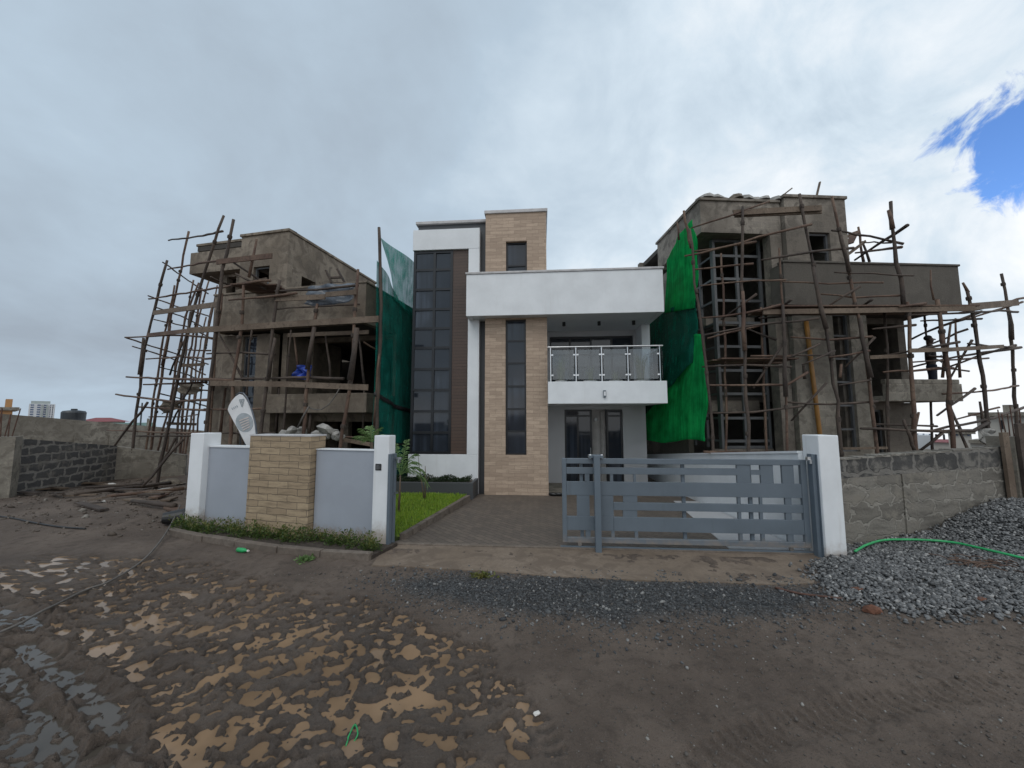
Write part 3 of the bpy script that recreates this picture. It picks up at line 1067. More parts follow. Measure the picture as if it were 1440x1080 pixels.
def scaffold(kind, zf, root, items, seed):
    g = random.Random(seed)
    fat = .80 if kind == 'L' else .66
    for it in items:
        what, pts, Y = it[0], it[1], it[2]
        size = it[3] if len(it) > 3 else None
        ys = Y if isinstance(Y, (list, tuple)) else [Y] * len(pts)
        P = [at_y(*zf(p), y, kind) for p, y in zip(pts, ys)]
        mat = M['pole'] if g.random() < .5 else M['pole_dark']
        if what == 'u':                                   # upright, standing on the ground
            e, b = P[-1], P[-2]
            if e.z > .25:
                d = (e - b).normalized()
                if d.z < -.3:
                    P.append(e + d * ((e.z + .1) / -d.z))
            up = stick(P, (size or .062) * fat, g).build('upright_pole', mat, root, smooth=True)
            for a, b in zip(P, P[1:]):
                for q in range(max(1, int((b - a).length / 1.1))):
                    c = a.lerp(b, g.uniform(.1, .95))
                    dd = (b - a).normalized() * .05
                    MB().tube([c - dd, c - dd * .3, c + dd * .4, c + dd], [(size or .062) * fat * k_ for k_ in (1.08, 1.22, 1.18, 1.08)], 7).build('rope_lashing', M['lash'], up)
        elif what == 's':                                 # short or hanging upright
            stick(P, (size or .05) * fat, g).build('upright_pole', mat, root, smooth=True)
        elif what == 'h':
            stick(P, (size or .045) * fat, g).build('cross_pole', mat, root, smooth=True)
        elif what == 'd':
            stick(P, (size or .045) * fat, g).build('brace_pole', M['pole_dark'], root, smooth=True)
        elif what == 'p':                                 # plank on edge
            m = MB()
            for a, b in zip(P, P[1:]):
                m.bar(a, b, .035, (size or .16) * .82)
            m.build('plank', M['plank'] if g.random() < .75 else M['pole'], root)
        elif what == 'w':                                 # walkway of boards laid flat
            m = MB()
            for k in range(4):
                o = Vector((g.uniform(-.1, .1), .22 * k, g.uniform(-.01, .01)))
                m.bar(P[0] + o, P[-1] + o + Vector((g.uniform(-.2, .2), 0, 0)), .20, .035)
            m.build('walkway', M['pole'], root)


sL = thing('pole_scaffold', 'dark pole scaffold round the left unfinished brown house', 'scaffold', FRAMES['L'][:3], FRAMES['L'][3])
F_ = -.85
itemsL = [
    ('u', [(230, 205), (165, 440), (130, 640), (85, 1030)], .9),
    ('s', [(140, 500), (125, 640)], .85, .075),
    ('u', [(312, 95), (262, 330), (215, 600), (178, 850)], 1.8),
    ('s', [(240, 455), (212, 605)], 1.75, .07),
    ('u', [(445, 35), (370, 250), (300, 500), (230, 850)], .1),
    ('u', [(482, 50), (440, 240), (420, 440), (395, 650), (375, 860)], F_, .066),
    ('s', [(570, 125), (540, 270)], F_, .05),
    ('u', [(520, 300), (510, 450), (480, 660), (470, 860)], F_, .066),
    ('u', [(658, 280), (642, 370), (625, 540), (605, 680), (585, 860)], F_, .066),
    ('s', [(640, 500), (615, 650)], F_ - .1, .06),
    ('u', [(800, 370), (785, 450), (768, 600), (758, 720), (750, 860)], F_, .066),
    ('s', [(790, 460), (762, 620)], F_ - .1, .07),
    ('u', [(955, 240), (940, 430), (930, 640), (905, 790), (885, 915)], F_, .066),
    ('s', [(950, 462), (925, 660)], F_ - .12, .10),
    ('u', [(350, 290), (300, 420), (262, 600), (235, 850)], 3.0),
    ('u', [(330, 280), (290, 470), (250, 700), (215, 850)], 2.4, .05),
    ('u', [(318, 400), (290, 640), (270, 850)], 4.6),
    ('u', [(362, 310), (330, 490), (300, 640), (285, 850)], 4.0),
    ('u', [(392, 270), (350, 420), (322, 640), (300, 830)], 5.6),
    ('u', [(400, 380), (352, 640), (318, 830)], 6.8),
    ('u', [(378, 420), (340, 600), (332, 760), (328, 850)], 7.4),
    ('h', [(235, 130), (330, 118), (440, 95)], [1.75, 1.0, .05]),
    ('h', [(232, 240), (330, 222), (470, 200)], [.85, .1, F_]),
    ('p', [(418, 212), (628, 188)], F_ - .06, .18),
    ('h', [(213, 213), (300, 275), (385, 332)], [.85, 3.2, 6.5]),
    ('h', [(158, 340), (260, 378), (395, 420)], [.9, 3.0, 6.5]),
    ('h', [(160, 352), (330, 325), (540, 290), (622, 282)], [.85, .1, F_, F_]),
    ('h', [(190, 385), (290, 420), (385, 470)], [1.0, 3.4, 6.4]),
    ('p', [(178, 405), (425, 372)], [.7, F_], .19),
    ('h', [(70, 498), (215, 492), (310, 490), (400, 502)], [.85, .4, .1, F_ + .1]),
    ('h', [(75, 500), (230, 550), (385, 600)], [.95, 3.0, 6.0]),
    ('h', [(98, 532), (240, 575), (375, 640)], [1.2, 3.2, 6.2]),
    ('p', [(155, 490), (382, 465)], [.8, F_], .16),
    ('p', [(308, 472), (420, 466), (720, 446), (1032, 428)], F_ - .05, .20),
    ('p', [(282, 605), (372, 600)], [3.0, 3.2], .15),
    ('p', [(240, 825), (340, 828)], [3.0, 4.2], .14),
    ('h', [(75, 648), (240, 655), (380, 658), (480, 662)], [.9, .3, F_, F_], .055),
    ('w', [(200, 652), (400, 660)], [.5, F_ + .1]),
    ('h', [(140, 677), (380, 668)], [1.0, 0.2]),
    ('h', [(205, 712), (300, 735), (380, 760)], [2.0, 3.2, 6.0]),
    ('h', [(35, 714), (150, 730), (250, 742), (390, 735)], [1.1, .8, .5, F_], .055),
    ('h', [(0, 850), (180, 858), (360, 862)], [1.4, .8, -.2]),
    ('h', [(100, 872), (330, 872)], [1.4, .6]),
    ('h', [(400, 655), (600, 655), (775, 650), (900, 655)], F_ + .05, .05),
    ('p', [(395, 672), (690, 676), (992, 688)], F_ - .04, .18),
    ('h', [(420, 860), (640, 862)], F_ + .1),
    ('p', [(688, 490), (995, 478)], -.05, .14),
    ('s', [(712, 492), (727, 625)], .1, .045),
    ('s', [(830, 485), (850, 660)], .1, .045),
    ('s', [(955, 480), (980, 690)], .1, .045),
    ('h', [(463, 356), (610, 345), (722, 330)], F_ - .08),
    ('h', [(640, 322), (800, 316), (955, 300)], F_ + .02),
    ('d', [(480, 213), (612, 302)], [F_ - .05, F_ + .5]),
    ('d', [(488, 255), (605, 317)], [F_ - .15, F_ + .3]),
    ('h', [(395, 268), (470, 300)], [F_, F_ + .7]),
    ('p', [(490, 305), (608, 282)], F_ + .35, .22),
    ('w', [(480, 300), (610, 292)], [F_ + .1, F_ + .1]),
    ('p', [(640, 352), (830, 344)], F_ - .03, .17),
    ('p', [(832, 336), (948, 326)], F_ - .10, .16),
    ('d', [(-30, 990), (95, 820), (155, 745)], [1.6, .9, .8], .05),
    ('d', [(135, 1065), (205, 985), (290, 885)], [-.6, -.3, .1], .055),
    ('d', [(195, 1000), (262, 880)], [.4, .5], .05),
    ('h', [(880, 875), (1000, 880)], [F_ + .3, F_ + .6], .04),
    ('p', [(890, 885), (1005, 905)], [F_ + .2, F_ + .5], .12),
    ('s', [(1035, 560), (1012, 840)], -.3, .045),
    ('s', [(655, 690), (640, 860)], .2, .04),
    ('s', [(775, 790), (768, 862)], .1, .06),
    ('s', [(978, 690), (972, 870)], .2, .04),
    ('s', [(452, 690), (432, 860)], .2, .055),
    ('h', [(975, 515), (1030, 548)], [.2, .5], .04),
    ('u', [(438, 330), (415, 520), (392, 860)], -.15, .045),
    ('u', [(552, 470), (535, 660), (522, 860)], -.2, .045),
    ('u', [(700, 470), (682, 690), (672, 860)], -.25, .04),
    ('u', [(258, 300), (215, 500), (160, 850)], 1.2, .05),
    ('u', [(420, 300), (372, 560), (345, 850)], 3.4, .045),
    ('h', [(150, 580), (280, 572), (395, 578)], [1.0, .5, F_], .04),
    ('h', [(118, 762), (260, 768), (385, 775)], [1.2, .6, F_ + .1], .045),
    ('h', [(270, 545), (395, 548)], [3.0, 3.0], .04),
    ('h', [(255, 690), (390, 700)], [3.2, 3.4], .04),
    ('h', [(180, 430), (300, 455), (395, 500)], [1.0, 3.2, 6.2], .04),
    ('h', [(200, 610), (310, 640), (392, 680)], [1.2, 3.4, 6.2], .04),
    ('h', [(160, 800), (290, 800), (350, 790)], [1.6, 3.0, 5.0], .04),
    ('h', [(380, 560), (520, 556), (640, 562)], F_ + .1, .04),
    ('h', [(370, 770), (500, 772), (600, 768)], F_ + .1, .04),
    ('d', [(300, 500), (240, 640)], [.6, 1.4], .04),
    ('d', [(330, 660), (250, 820)], [.4, 1.2], .04),
    ('d', [(420, 470), (520, 660)], [F_ + .2, F_ + .1], .04),
    ('h', [(640, 392), (800, 380), (960, 372)], F_ + .05, .035),
]
scaffold('L', zA, sL, itemsL, 5)

sR = thing('pole_scaffold', 'rough brown pole scaffold around the right unfinished grey house', 'scaffold', FRAMES['R'][:3], FRAMES['R'][3])
itemsR = [
    ('s', [(162, 122), (178, 200), (190, 260)], -.35, .06),
    ('s', [(137, 165), (143, 230)], .6, .045),
    ('u', [(183, 190), (205, 390), (235, 620), (262, 870), (272, 1005)], -.55, .058),
    ('u', [(380, 105), (378, 400), (386, 620), (391, 820), (402, 1005)], F_, .064),
    ('s', [(380, 420), (388, 640)], F_ - .1, .07),
    ('u', [(515, 260), (525, 430), (535, 650), (540, 820), (545, 1005)], F_, .05),
    ('s', [(528, 470), (540, 810)], F_ - .1, .075),
    ('u', [(590, 60), (625, 240), (665, 430), (700, 620), (730, 830), (740, 945)], F_, .062),
    ('s', [(640, 330), (690, 560)], F_ - .09, .075),
    ('u', [(710, 70), (745, 230), (790, 440), (825, 600), (855, 780), (878, 1020)], F_, .062),
    ('s', [(740, 200), (775, 350)], F_ - .09, .07),
    ('s', [(815, 520), (855, 740)], F_ - .09, .08),
    ('s', [(928, 88), (940, 250), (965, 380), (975, 470)], F_, .07),
    ('s', [(920, 120), (935, 190)], F_ - .1, .08),
    ('u', [(990, 460), (1000, 620), (1008, 780), (1015, 940)], F_, .075),
    ('u', [(1100, 450), (1122, 600), (1142, 760), (1158, 1010)], F_, .085),
    ('s', [(1125, 570), (1120, 740)], F_ + .9, .05),
    ('s', [(1150, 540), (1130, 690)], F_ + 1.6, .05),
    ('s', [(1076, 340), (1088, 452)], F_, .03),
    ('s', [(1195, 388), (1215, 425)], F_ + .3, .055),
    ('u', [(1212, 420), (1235, 530), (1258, 680), (1275, 790), (1292, 1000)], F_ + .3, .072),
    ('u', [(1338, 355), (1360, 480), (1380, 640), (1396, 925)], 1.2, .07),
    ('s', [(1366, 490), (1378, 600)], 1.1, .07),
    ('s', [(808, 182), (818, 250), (828, 312)], 1.6, .06),
    ('s', [(822, 235), (850, 312)], 1.6, .055),
    ('h', [(190, 186), (330, 140), (478, 88)], [-.5, F_, F_ + .1], .04),
    ('p', [(345, 130), (672, 112)], F_ + .05, .17),
    ('p', [(350, 141), (672, 127)], F_ + .11, .10),
    ('h', [(165, 290), (300, 262), (440, 220), (635, 172)], [-.4, F_, F_, F_ - .1], .048),
    ('h', [(200, 272), (430, 237)], [-.3, F_ + .3], .045),
    ('h', [(448, 305), (650, 272), (790, 260)], F_ - .05, .05),
    ('h', [(710, 195), (850, 215), (975, 245)], [F_, F_ + .3, F_ + .1], .05),
    ('d', [(795, 305), (900, 235), (990, 176)], [1.2, .2, F_], .065),
    ('h', [(798, 278), (968, 257)], [1.3, F_ + .05], .055),
    ('h', [(830, 240), (930, 240)], [1.5, F_ + .6], .04),
    ('w', [(770, 245), (812, 200)], [1.2, 1.4]),
    ('p', [(772, 282), (835, 235)], [1.2, 1.5], .10),
    ('h', [(222, 400), (420, 380), (540, 378)], F_ - .06, .035),
    ('h', [(720, 350), (860, 355), (1012, 362)], F_ - .07, .035),
    ('d', [(688, 482), (815, 402)], [F_ + .2, F_ - .1], .05),
    ('d', [(810, 480), (858, 452)], [F_ + .6, F_ - .1], .05),
    ('d', [(500, 490), (560, 452)], [F_ + .6, F_ - .1], .05),
    ('h', [(960, 478), (1058, 465)], F_ - .1, .05),
    ('p', [(455, 497), (800, 492), (1240, 484)], F_ - .04, .15),
    ('w', [(470, 478), (1230, 476)], [F_ + .05, F_ + .05]),
    ('h', [(440, 520), (640, 500), (900, 492)], F_ + .3, .05),
    ('h', [(1000, 508), (1200, 500), (1330, 492), (1398, 497)], [F_, F_, 0, .6], .05),
    ('p', [(1220, 478), (1400, 462)], [F_, .8], .22),
    ('h', [(1180, 500), (1300, 478), (1420, 445)], [F_ + .4, .4, .9], .05),
    ('h', [(1150, 540), (1290, 500), (1416, 460)], [1.0, .9, .9], .05),
    ('h', [(1040, 530), (1265, 522)], [.2, .5], .045),
    ('h', [(1000, 600), (1100, 555), (1265, 495)], [1.2, .6, .3], .06),
    ('h', [(1015, 640), (1140, 590), (1215, 560)], [1.6, 1.2, .8], .05),
    ('h', [(240, 582), (420, 548), (660, 520)], F_ - .06, .045),
    ('h', [(250, 595), (470, 540)], F_ + .2, .045),
    ('d', [(300, 525), (432, 430)], [F_ + .6, F_ - .05], .045),
    ('d', [(400, 560), (505, 600)], [F_ + .6, F_ + .2], .045),
    ('h', [(410, 660), (560, 662)], F_ + .1, .045),
    ('w', [(280, 672), (560, 672)], [F_ + .4, F_ + .3]),
    ('d', [(600, 692), (722, 640)], [F_ - .1, F_ - .2], .04),
    ('d', [(545, 668), (665, 615)], [F_ - .1, F_ - .2], .04),
    ('h', [(550, 655), (640, 660), (720, 655)], F_ + .1, .035),
    ('h', [(700, 665), (850, 640)], F_ - .05, .04),
    ('h', [(258, 768), (420, 768), (545, 765), (622, 720)], [F_ + .05, F_, F_, F_ - .1], .045),
    ('h', [(735, 768), (855, 748)], F_ - .05, .04),
    ('p', [(850, 665), (1012, 658)], F_ + .2, .11),
    ('d', [(870, 665), (1050, 632), (1182, 608)], [F_ + .6, F_ - .05, F_ - .1], .05),
    ('p', [(995, 640), (1150, 636), (1282, 628), (1345, 624)], [F_ - .1, F_ - .1, F_ + .25, .8], .12),
    ('d', [(1010, 700), (1180, 660), (1410, 628)], [1.2, .8, 1.0], .06),
    ('d', [(1130, 705), (1260, 655), (1390, 620)], [1.4, 1.0, 1.1], .06),
    ('h', [(1215, 614), (1300, 624), (1402, 628)], [F_ + .2, .5, 1.1], .05),
    ('h', [(1005, 683), (1110, 676), (1290, 668)], [F_ + .1, F_ + .5, .6], .04),
    ('h', [(1090, 700), (1218, 716)], [1.2, 1.4], .04),
    ('h', [(818, 928), (1050, 938), (1240, 938), (1290, 905)], [F_ - .08, F_ - .08, F_ + .1, F_ + .3], .065),
    ('h', [(1090, 935), (1290, 895), (1422, 850)], [F_ - .05, F_ + .3, .9], .055),
    ('h', [(1150, 900), (1260, 870), (1330, 850)], [1.6, 1.4, 1.4], .045),
    ('h', [(870, 912), (1100, 920)], [F_ + .2, F_ + .2], .04),
    ('p', [(235, 1015), (632, 1018)], [-.6, F_], .07),
    ('p', [(740, 1003), (915, 1000)], F_, .07),
    ('d', [(1030, 1015), (1130, 935)], [F_ + .2, F_ - .05], .055),
    ('d', [(975, 895), (1000, 960), (1022, 1020)], F_ - .1, .06),
    ('s', [(1032, 868), (1008, 960)], F_ + .8, .05),
    ('s', [(1258, 828), (1272, 930)], F_ + .9, .055),
    ('d', [(1150, 850), (1190, 940)], [F_ + .9, F_ + .4], .05),
    ('d', [(1180, 930), (1215, 1010)], [F_ + .4, F_ + .1], .045),
    ('s', [(745, 690), (740, 740)], F_ - .1, .05),
    ('s', [(605, 695), (610, 745)], .1, .06),
    ('u', [(300, 280), (312, 600), (322, 1005)], -.25, .05),
    ('u', [(448, 480), (458, 700), (466, 1005)], -.15, .05),
    ('u', [(905, 480), (914, 700), (922, 1005)], -.3, .06),
    ('u', [(1050, 470), (1072, 720), (1085, 1000)], .6, .05),
    ('s', [(1168, 520), (1185, 740)], .9, .05),
    ('h', [(215, 520), (400, 500), (520, 470)], [-.5, F_, F_ - .1], .045),
    ('h', [(230, 700), (400, 692), (560, 700)], [-.4, F_ + .05, F_], .045),
    ('h', [(250, 872), (420, 868), (600, 845)], [-.4, F_ + .05, F_], .045),
    ('h', [(560, 590), (700, 600), (860, 588)], F_ + .06, .045),
    ('h', [(540, 830), (700, 838), (880, 828)], F_ + .06, .045),
    ('h', [(860, 560), (1020, 545)], F_ + .1, .05),
    ('h', [(900, 720), (1010, 712), (1160, 705)], F_ + .1, .05),
    ('h', [(660, 430), (800, 440), (960, 436)], F_ + .04, .04),
    ('h', [(520, 385), (700, 392), (900, 388)], F_ + .04, .035),
    ('d', [(420, 780), (540, 600)], [F_ + .2, F_ - .05], .045),
    ('d', [(760, 700), (870, 590)], [F_ + .2, F_ - .05], .045),
    ('d', [(560, 900), (690, 760)], [F_ + .2, F_ - .05], .04),
    ('d', [(1100, 880), (1240, 780)], [F_ + .1, F_ + .3], .05),
    ('d', [(1150, 740), (1230, 600)], [F_ + .5, F_ + .3], .045),
    ('h', [(1120, 800), (1290, 790), (1400, 770)], [F_ + .2, F_ + .4, 1.2], .045),
    ('h', [(200, 340), (300, 330), (420, 318)], [-.5, -.6, F_], .04),
]
scaffold('R', zE, sR, itemsR, 9)

# the tall pole that carries the teal net
pl = stick([at_y(533, 320, -.25, 'L'), at_y(535.5, 390, -.25, 'L'), at_y(536, 430, -.25, 'L'), at_y(528, 640, -.25, 'L'), Vector((3.9, -.25, -.1))], .06, random.Random(3))
pl.v = [tuple(to_world('L', p)) for p in pl.v]
o = pl.build('net_pole', M['pole_dark'], smooth=True)
tag(o, 'tall bare pole standing against the sky at the teal net edge', 'pole')

# things left on the scaffolds
def cloth(name, mat, corners, sag, label, cat, seed, nu=14, nv=8, amp=.05, frame='L'):
    g = random.Random(seed)
    a, b, c, d = [Vector(p) for p in corners]      # bl, br, tr, tl
    ph = [g.uniform(0, 6) for _ in range(4)]
    V, F = [], []
    for j in range(nv + 1):
        for i in range(nu + 1):
            u, v = i / nu, j / nv
            p = (a * (1 - u) + b * u) * (1 - v) + (d * (1 - u) + c * u) * v
            p.z -= sag * math.sin(u * math.pi) * (1 - v)
            p.y += amp * (math.sin(u * 17 + ph[0] + v * 3) + math.sin(v * 9 + ph[1] + u * 6))
            p.x += amp * .5 * math.sin(v * 11 + ph[2])
            V.append(to_world(frame, p))
    for j in range(nv):
        for i in range(nu):
            q = j * (nu + 1) + i
            F.append((q, q + 1, q + nu + 2, q + nu + 1))
    o = MB().add(V, F).build(name, mat, None, smooth=True)
    md = o.modifiers.new('thickness', 'SOLIDIFY')
    md.thickness = .008
    return tag(o, label, cat)


def AL(x, y, Y):
    return at_y(*zA((x, y)), Y, 'L')


def AR(x, y, Y):
    return at_y(*zE((x, y)), Y, 'R')


cloth('tarpaulin', M['tarp_grey'], [AL(752, 372, -.75), AL(935, 358, -.75), AL(946, 290, -.6), AL(758, 305, -.6)], .1,
      'grey crumpled tarpaulin hung over the parapet of the left unfinished house', 'tarpaulin', 2)
cloth('tarpaulin', M['tarp_blue'], [AL(705, 655, -.3), AL(775, 655, -.3), AL(765, 602, -.2), AL(728, 606, -.2)], .02,
      'bright blue tarpaulin bundled on the balcony plank of the left house', 'tarpaulin', 4, amp=.09)
cloth('rag', M['bag'], [AR(1278, 990, -.75), AR(1305, 965, -.75), AR(1300, 925, -.7), AR(1262, 930, -.65)], .0,
      'pale rag hanging over a low scaffold pole beside the right wall', 'rag', 6, amp=.05, frame='R')
cloth('sacking', M['sack'], [AL(200, 790, 1.0), AL(262, 775, 1.2), AL(280, 735, 1.2), AL(215, 740, 1.0)], .0,
      'torn sacking hanging from the left scaffold, lower of two pieces', 'sacking', 8, amp=.08)
cloth('sacking', M['sack'], [AL(280, 712, 1.6), AL(352, 700, 1.6), AL(360, 668, 1.6), AL(272, 668, 1.6)], .1,
      'dark torn sacking hanging under the left scaffold walkway', 'sacking', 9, amp=.08)
# wooden trestle frame on the left terrace
tr = thing('wooden_trestle', 'small wooden trestle frame leaning on the left house tower side', 'trestle')
pts = [(832, 243), (858, 298), (875, 238), (905, 292), (850, 272), (893, 270), (850, 294), (910, 292)]
Q = [to_world('L', AL(x, y, .9)) for x, y in pts]
for a, b in ((0, 1), (2, 3)):
    MB().bar(Q[a], Q[b], .06, .06).build('leg', M['pole_dark'], tr)
for a, b in ((4, 5), (6, 7)):
    MB().bar(Q[a], Q[b], .06, .06).build('rail', M['pole_dark'], tr)
# sacks on the ledge behind the street wall
for k, (x, y, w, lab) in enumerate([(712, 858, .22, 'grey cement bag slumped behind the stone wall panel, left of two'),
                                    (850, 866, .30, 'pale crumpled heap of bags behind the stone wall panel, right of two')]):
    p = AL(x, y, -.75)
    m = MB()
    for q in range(5):
        m.blob((w * (q - 2) * .42, .06 * (q % 2), .05 * ((q * 7) % 3 - 1)), (w * .42, .22, .11), 20 + 9 * k + q, 2, .9)
    o = m.build('cement_bag', M['bag'], None, smooth=False)
    o.location = to_world('L', p)
    o.rotation_euler = (0, D2R(-8 if k == 0 else 3), 0)
    tag(o, lab, 'bag')
# rubble shelf carrying them: low stack of rubble behind the wall
m = MB()
g = random.Random(77)
for k in range(60):
    x = g.uniform(-.6, 3.4)
    m.blob((x, g.uniform(-.95, -.45), g.uniform(-.1, 1.05)), (g.uniform(.12, .28),) * 2 + (g.uniform(.08, .2),), 100 + k, 1, .4)
m.v = [tuple(to_world('L', p)) for p in m.v]
o = m.build('rubble_heap', M['dark_inside'])
tag(o, 'dark heap of rubble under the left house balcony', 'rubble', kind='stuff')
# hanging rope on the left balcony
rp = MB().tube([to_world('L', AL(x, y, -.9)) for x, y in ((770, 765), (790, 772), (815, 772), (845, 752), (868, 720), (884, 692))], .014, 6)
rp.tube([to_world('L', AL(x, y, -.92)) for x, y in ((768, 760), (745, 800), (725, 842))], .022, 6)
tag(rp.build('rope', M['rope'], smooth=True), 'pale rope looping over the left house balcony front', 'rope')


# ================================================================== THE WORKER
def skinned(name, chains, mat, parent=None, sub=2):
    """chains: list of (points, radii, parent index of the first point or None)"""
    V, E, R = [], [], []
    for pts, rad, par in chains:
        prev = par
        for p, r in zip(pts, rad):
            V.append(p)
            R.append(r)
            if prev is not None:
                E.append((prev, len(V) - 1))
            prev = len(V) - 1
    me = bpy.data.meshes.new(name)
    me.from_pydata(V, E, [])
    o = bpy.data.objects.new(name, me)
    COL.objects.link(o)
    md = o.modifiers.new('skin', 'SKIN')
    md.use_smooth_shade = True
    lay = me.skin_vertices[0].data if me.skin_vertices else None
    if lay is None:
        bm = bmesh.new()
        bm.from_mesh(me)
        bm.verts.layers.skin.verify()
        bm.to_mesh(me)
        bm.free()
        lay = me.skin_vertices[0].data
    for i, r in enumerate(R):
        rr = r if isinstance(r, tuple) else (r, r)
        lay[i].radius = rr
        lay[i].use_root = (i == 0)
    ss = o.modifiers.new('sub', 'SUBSURF')
    ss.levels = ss.render_levels = sub
    dg = bpy.context.evaluated_depsgraph_get()
    out = bpy.data.meshes.new_from_object(o.evaluated_get(dg))
    bpy.data.objects.remove(o)
    out.materials.clear()
    out.materials.append(mat)
    n = bpy.data.objects.new(name, out)
    COL.objects.link(n)
    if parent is not None:
        n.parent = parent
    return n


def hand(wr, d, side):
    """palm and five curled fingers hanging from wrist wr in direction d"""
    ch = []
    palm = wr + d * .05
    return palm


pf = at_y(*zE((1084, 742)), .48, 'R')
pf.z = 2.71
wpos = to_world('R', pf)
man = thing('person', 'person in dark shirt and navy trousers standing on the right house balcony', 'person', wpos, FRAMES['R'][3] + D2R(35))
hgt = 1.72
k = hgt / 1.75
body = [
    ([Vector((0, 0, .93)), Vector((0, .005, 1.08)), Vector((0, -.005, 1.25)), Vector((0, 0, 1.40)), Vector((0, .005, 1.49)), Vector((0, -.01, 1.555)), Vector((0, -.025, 1.625)), Vector((0, -.02, 1.70))],
     [(.155, .10), (.14, .10), (.165, .11), (.15, .095), (.052, .052), (.062, .07), (.076, .092), (.06, .07)], None),
]
legs = []
for s in (-1, 1):
    body.append(([Vector((s * .09, 0, .86)), Vector((s * .11, -.01, .50)), Vector((s * .115, .02, .10)), Vector((s * .12, -.03, .04)), Vector((s * .13, -.16, .03))],
                 [.092, .062, .042, .045, .036], 0))
nv0 = sum(len(c[0]) for c in body)
arms = []
for s, bend in ((-1, .12), (1, .05)):
    sh, el, wr = Vector((s * .19, 0, 1.40)), Vector((s * .27, .03, 1.13)), Vector((s * .21, -.16, .98 + bend))
    d = (wr - el).normalized()
    base = sum(len(c[0]) for c in body)
    body.append(([sh, el, wr, wr + d * .06, wr + d * .09], [.058, .044, .029, (.038, .022), (.036, .018)], 3))
    pidx = base + 3
    side = Vector((s, 0, 0))
    acr = d.cross(side).normalized()
    for f in range(4):
        o_ = acr * ((f - 1.5) * .021)
        L = (.072, .082, .078, .06)[f]
        st = wr + d * .095 + o_
        body.append(([st, st + d * L * .5 - side * .012, st + d * L * .8 - side * .035], [.0095, .009, .0075], pidx))
    tb = wr + d * .035 - acr * .03
    body.append(([tb, tb + d * .03 - acr * .02, tb + d * .055 - acr * .022 - side * .015], [.012, .010, .0085], base + 2))
bd = skinned('body', body, M['skin'], man, 2)
bd.scale = (k, k, k)
shirt = skinned('shirt', [([Vector((0, 0, .90)), Vector((0, .005, 1.08)), Vector((0, -.005, 1.25)), Vector((0, 0, 1.40)), Vector((0, .004, 1.455))],
                           [(.175, .125), (.162, .122), (.185, .13), (.168, .112), (.08, .075)], None)] +
                [([Vector((s * .19, 0, 1.40)), Vector((s * .245, .02, 1.24)), Vector((s * .268, .03, 1.15))], [.075, .066, .060], 3) for s in (-1, 1)], M['shirt'], man, 2)
shirt.scale = (k, k, k)
tro = skinned('trousers', [([Vector((0, 0, .96)), Vector((0, 0, .88))], [(.168, .118), (.17, .12)], None)] +
              [([Vector((s * .095, 0, .80)), Vector((s * .112, -.01, .50)), Vector((s * .116, .02, .12))], [.108, .085, .070], 1) for s in (-1, 1)], M['trouser'], man, 2)
tro.scale = (k, k, k)
hm = MB().blob((0, .018, 1.692), (.080, .088, .082), 5, 3, .03, None)
hm.v = [p for p in hm.v]
ho = hm.build('hair', M['hair'], man, smooth=True)
ho.scale = (k, k, k)
fm = MB().blob((0, -.118, 1.628), (.014, .022, .022), 6, 1, .05)
for s in (-1, 1):
    fm.blob((s * .082, -.02, 1.63), (.010, .020, .030), 7, 1, .05)
fo = fm.build('nose_and_ears', M['skin'], man, smooth=True)
fo.scale = (k, k, k)
em = MB()
for s in (-1, 1):
    em.blob((s * .030, -.104, 1.652), (.012, .008, .007), 8, 1, .0)
eo = em.build('eyes', M['trash_white'], man)
eo.scale = (k, k, k)
sm = MB()
for s in (-1, 1):
    sm.blob((s * .128, -.10, .035), (.050, .135, .045), 9, 2, .05, -.035)
so = sm.build('shoes', M['shoe'], man, smooth=True)
so.scale = (k, k, k)

# ================================================================== GROUND
def vnoise(x, y, seed):
    r = np.random.RandomState(seed)
    T = r.rand(256, 256).astype(np.float32)
    xi, yi = np.floor(x).astype(int), np.floor(y).astype(int)
    fx, fy = x - xi, y - yi
    fx, fy = fx * fx * (3 - 2 * fx), fy * fy * (3 - 2 * fy)
    a, b = T[xi % 256, yi % 256], T[(xi + 1) % 256, yi % 256]
    c, d = T[xi % 256, (yi + 1) % 256], T[(xi + 1) % 256, (yi + 1) % 256]
    return (a * (1 - fx) + b * fx) * (1 - fy) + (c * (1 - fx) + d * fx) * fy


def fbm(x, y, s, octv, seed, gain=.5):
    v, amp, tot = 0, 1, 0
    for k in range(octv):
        v = v + amp * vnoise(x * s + 17 * k, y * s + 31 * k, seed + k)
        tot += amp
        amp *= gain
        s *= 2.03
    return v / tot - .5


def sstep(x, a, b):
    t = np.clip((x - a) / (b - a), 0, 1)
    return t * t * (3 - 2 * t)


def pix_poly(pts, z=.14):
    return np.array([tuple(at_z(px, py, z))[:2] for px, py in pts])


def inside(x, y, poly):
    r = np.zeros(x.shape, bool)
    n = len(poly)
    for i in range(n):
        x0, y0 = poly[i]
        x1, y1 = poly[(i + 1) % n]
        if y0 == y1:
            continue
        c = ((y0 > y) != (y1 > y)) & (x < (x1 - x0) * (y - y0) / (y1 - y0) + x0)
        r ^= c
    return r


def poly_dist(x, y, poly):
    """signed distance, positive inside"""
    d = np.full(x.shape, 1e9)
    n = len(poly)
    for i in range(n):
        ax, ay = poly[i]
        bx, by = poly[(i + 1) % n]
        dx, dy = bx - ax, by - ay
        t = np.clip(((x - ax) * dx + (y - ay) * dy) / (dx * dx + dy * dy + 1e-12), 0, 1)
        d = np.minimum(d, np.hypot(x - ax - t * dx, y - ay - t * dy))
    return np.where(inside(x, y, poly), d, -d)


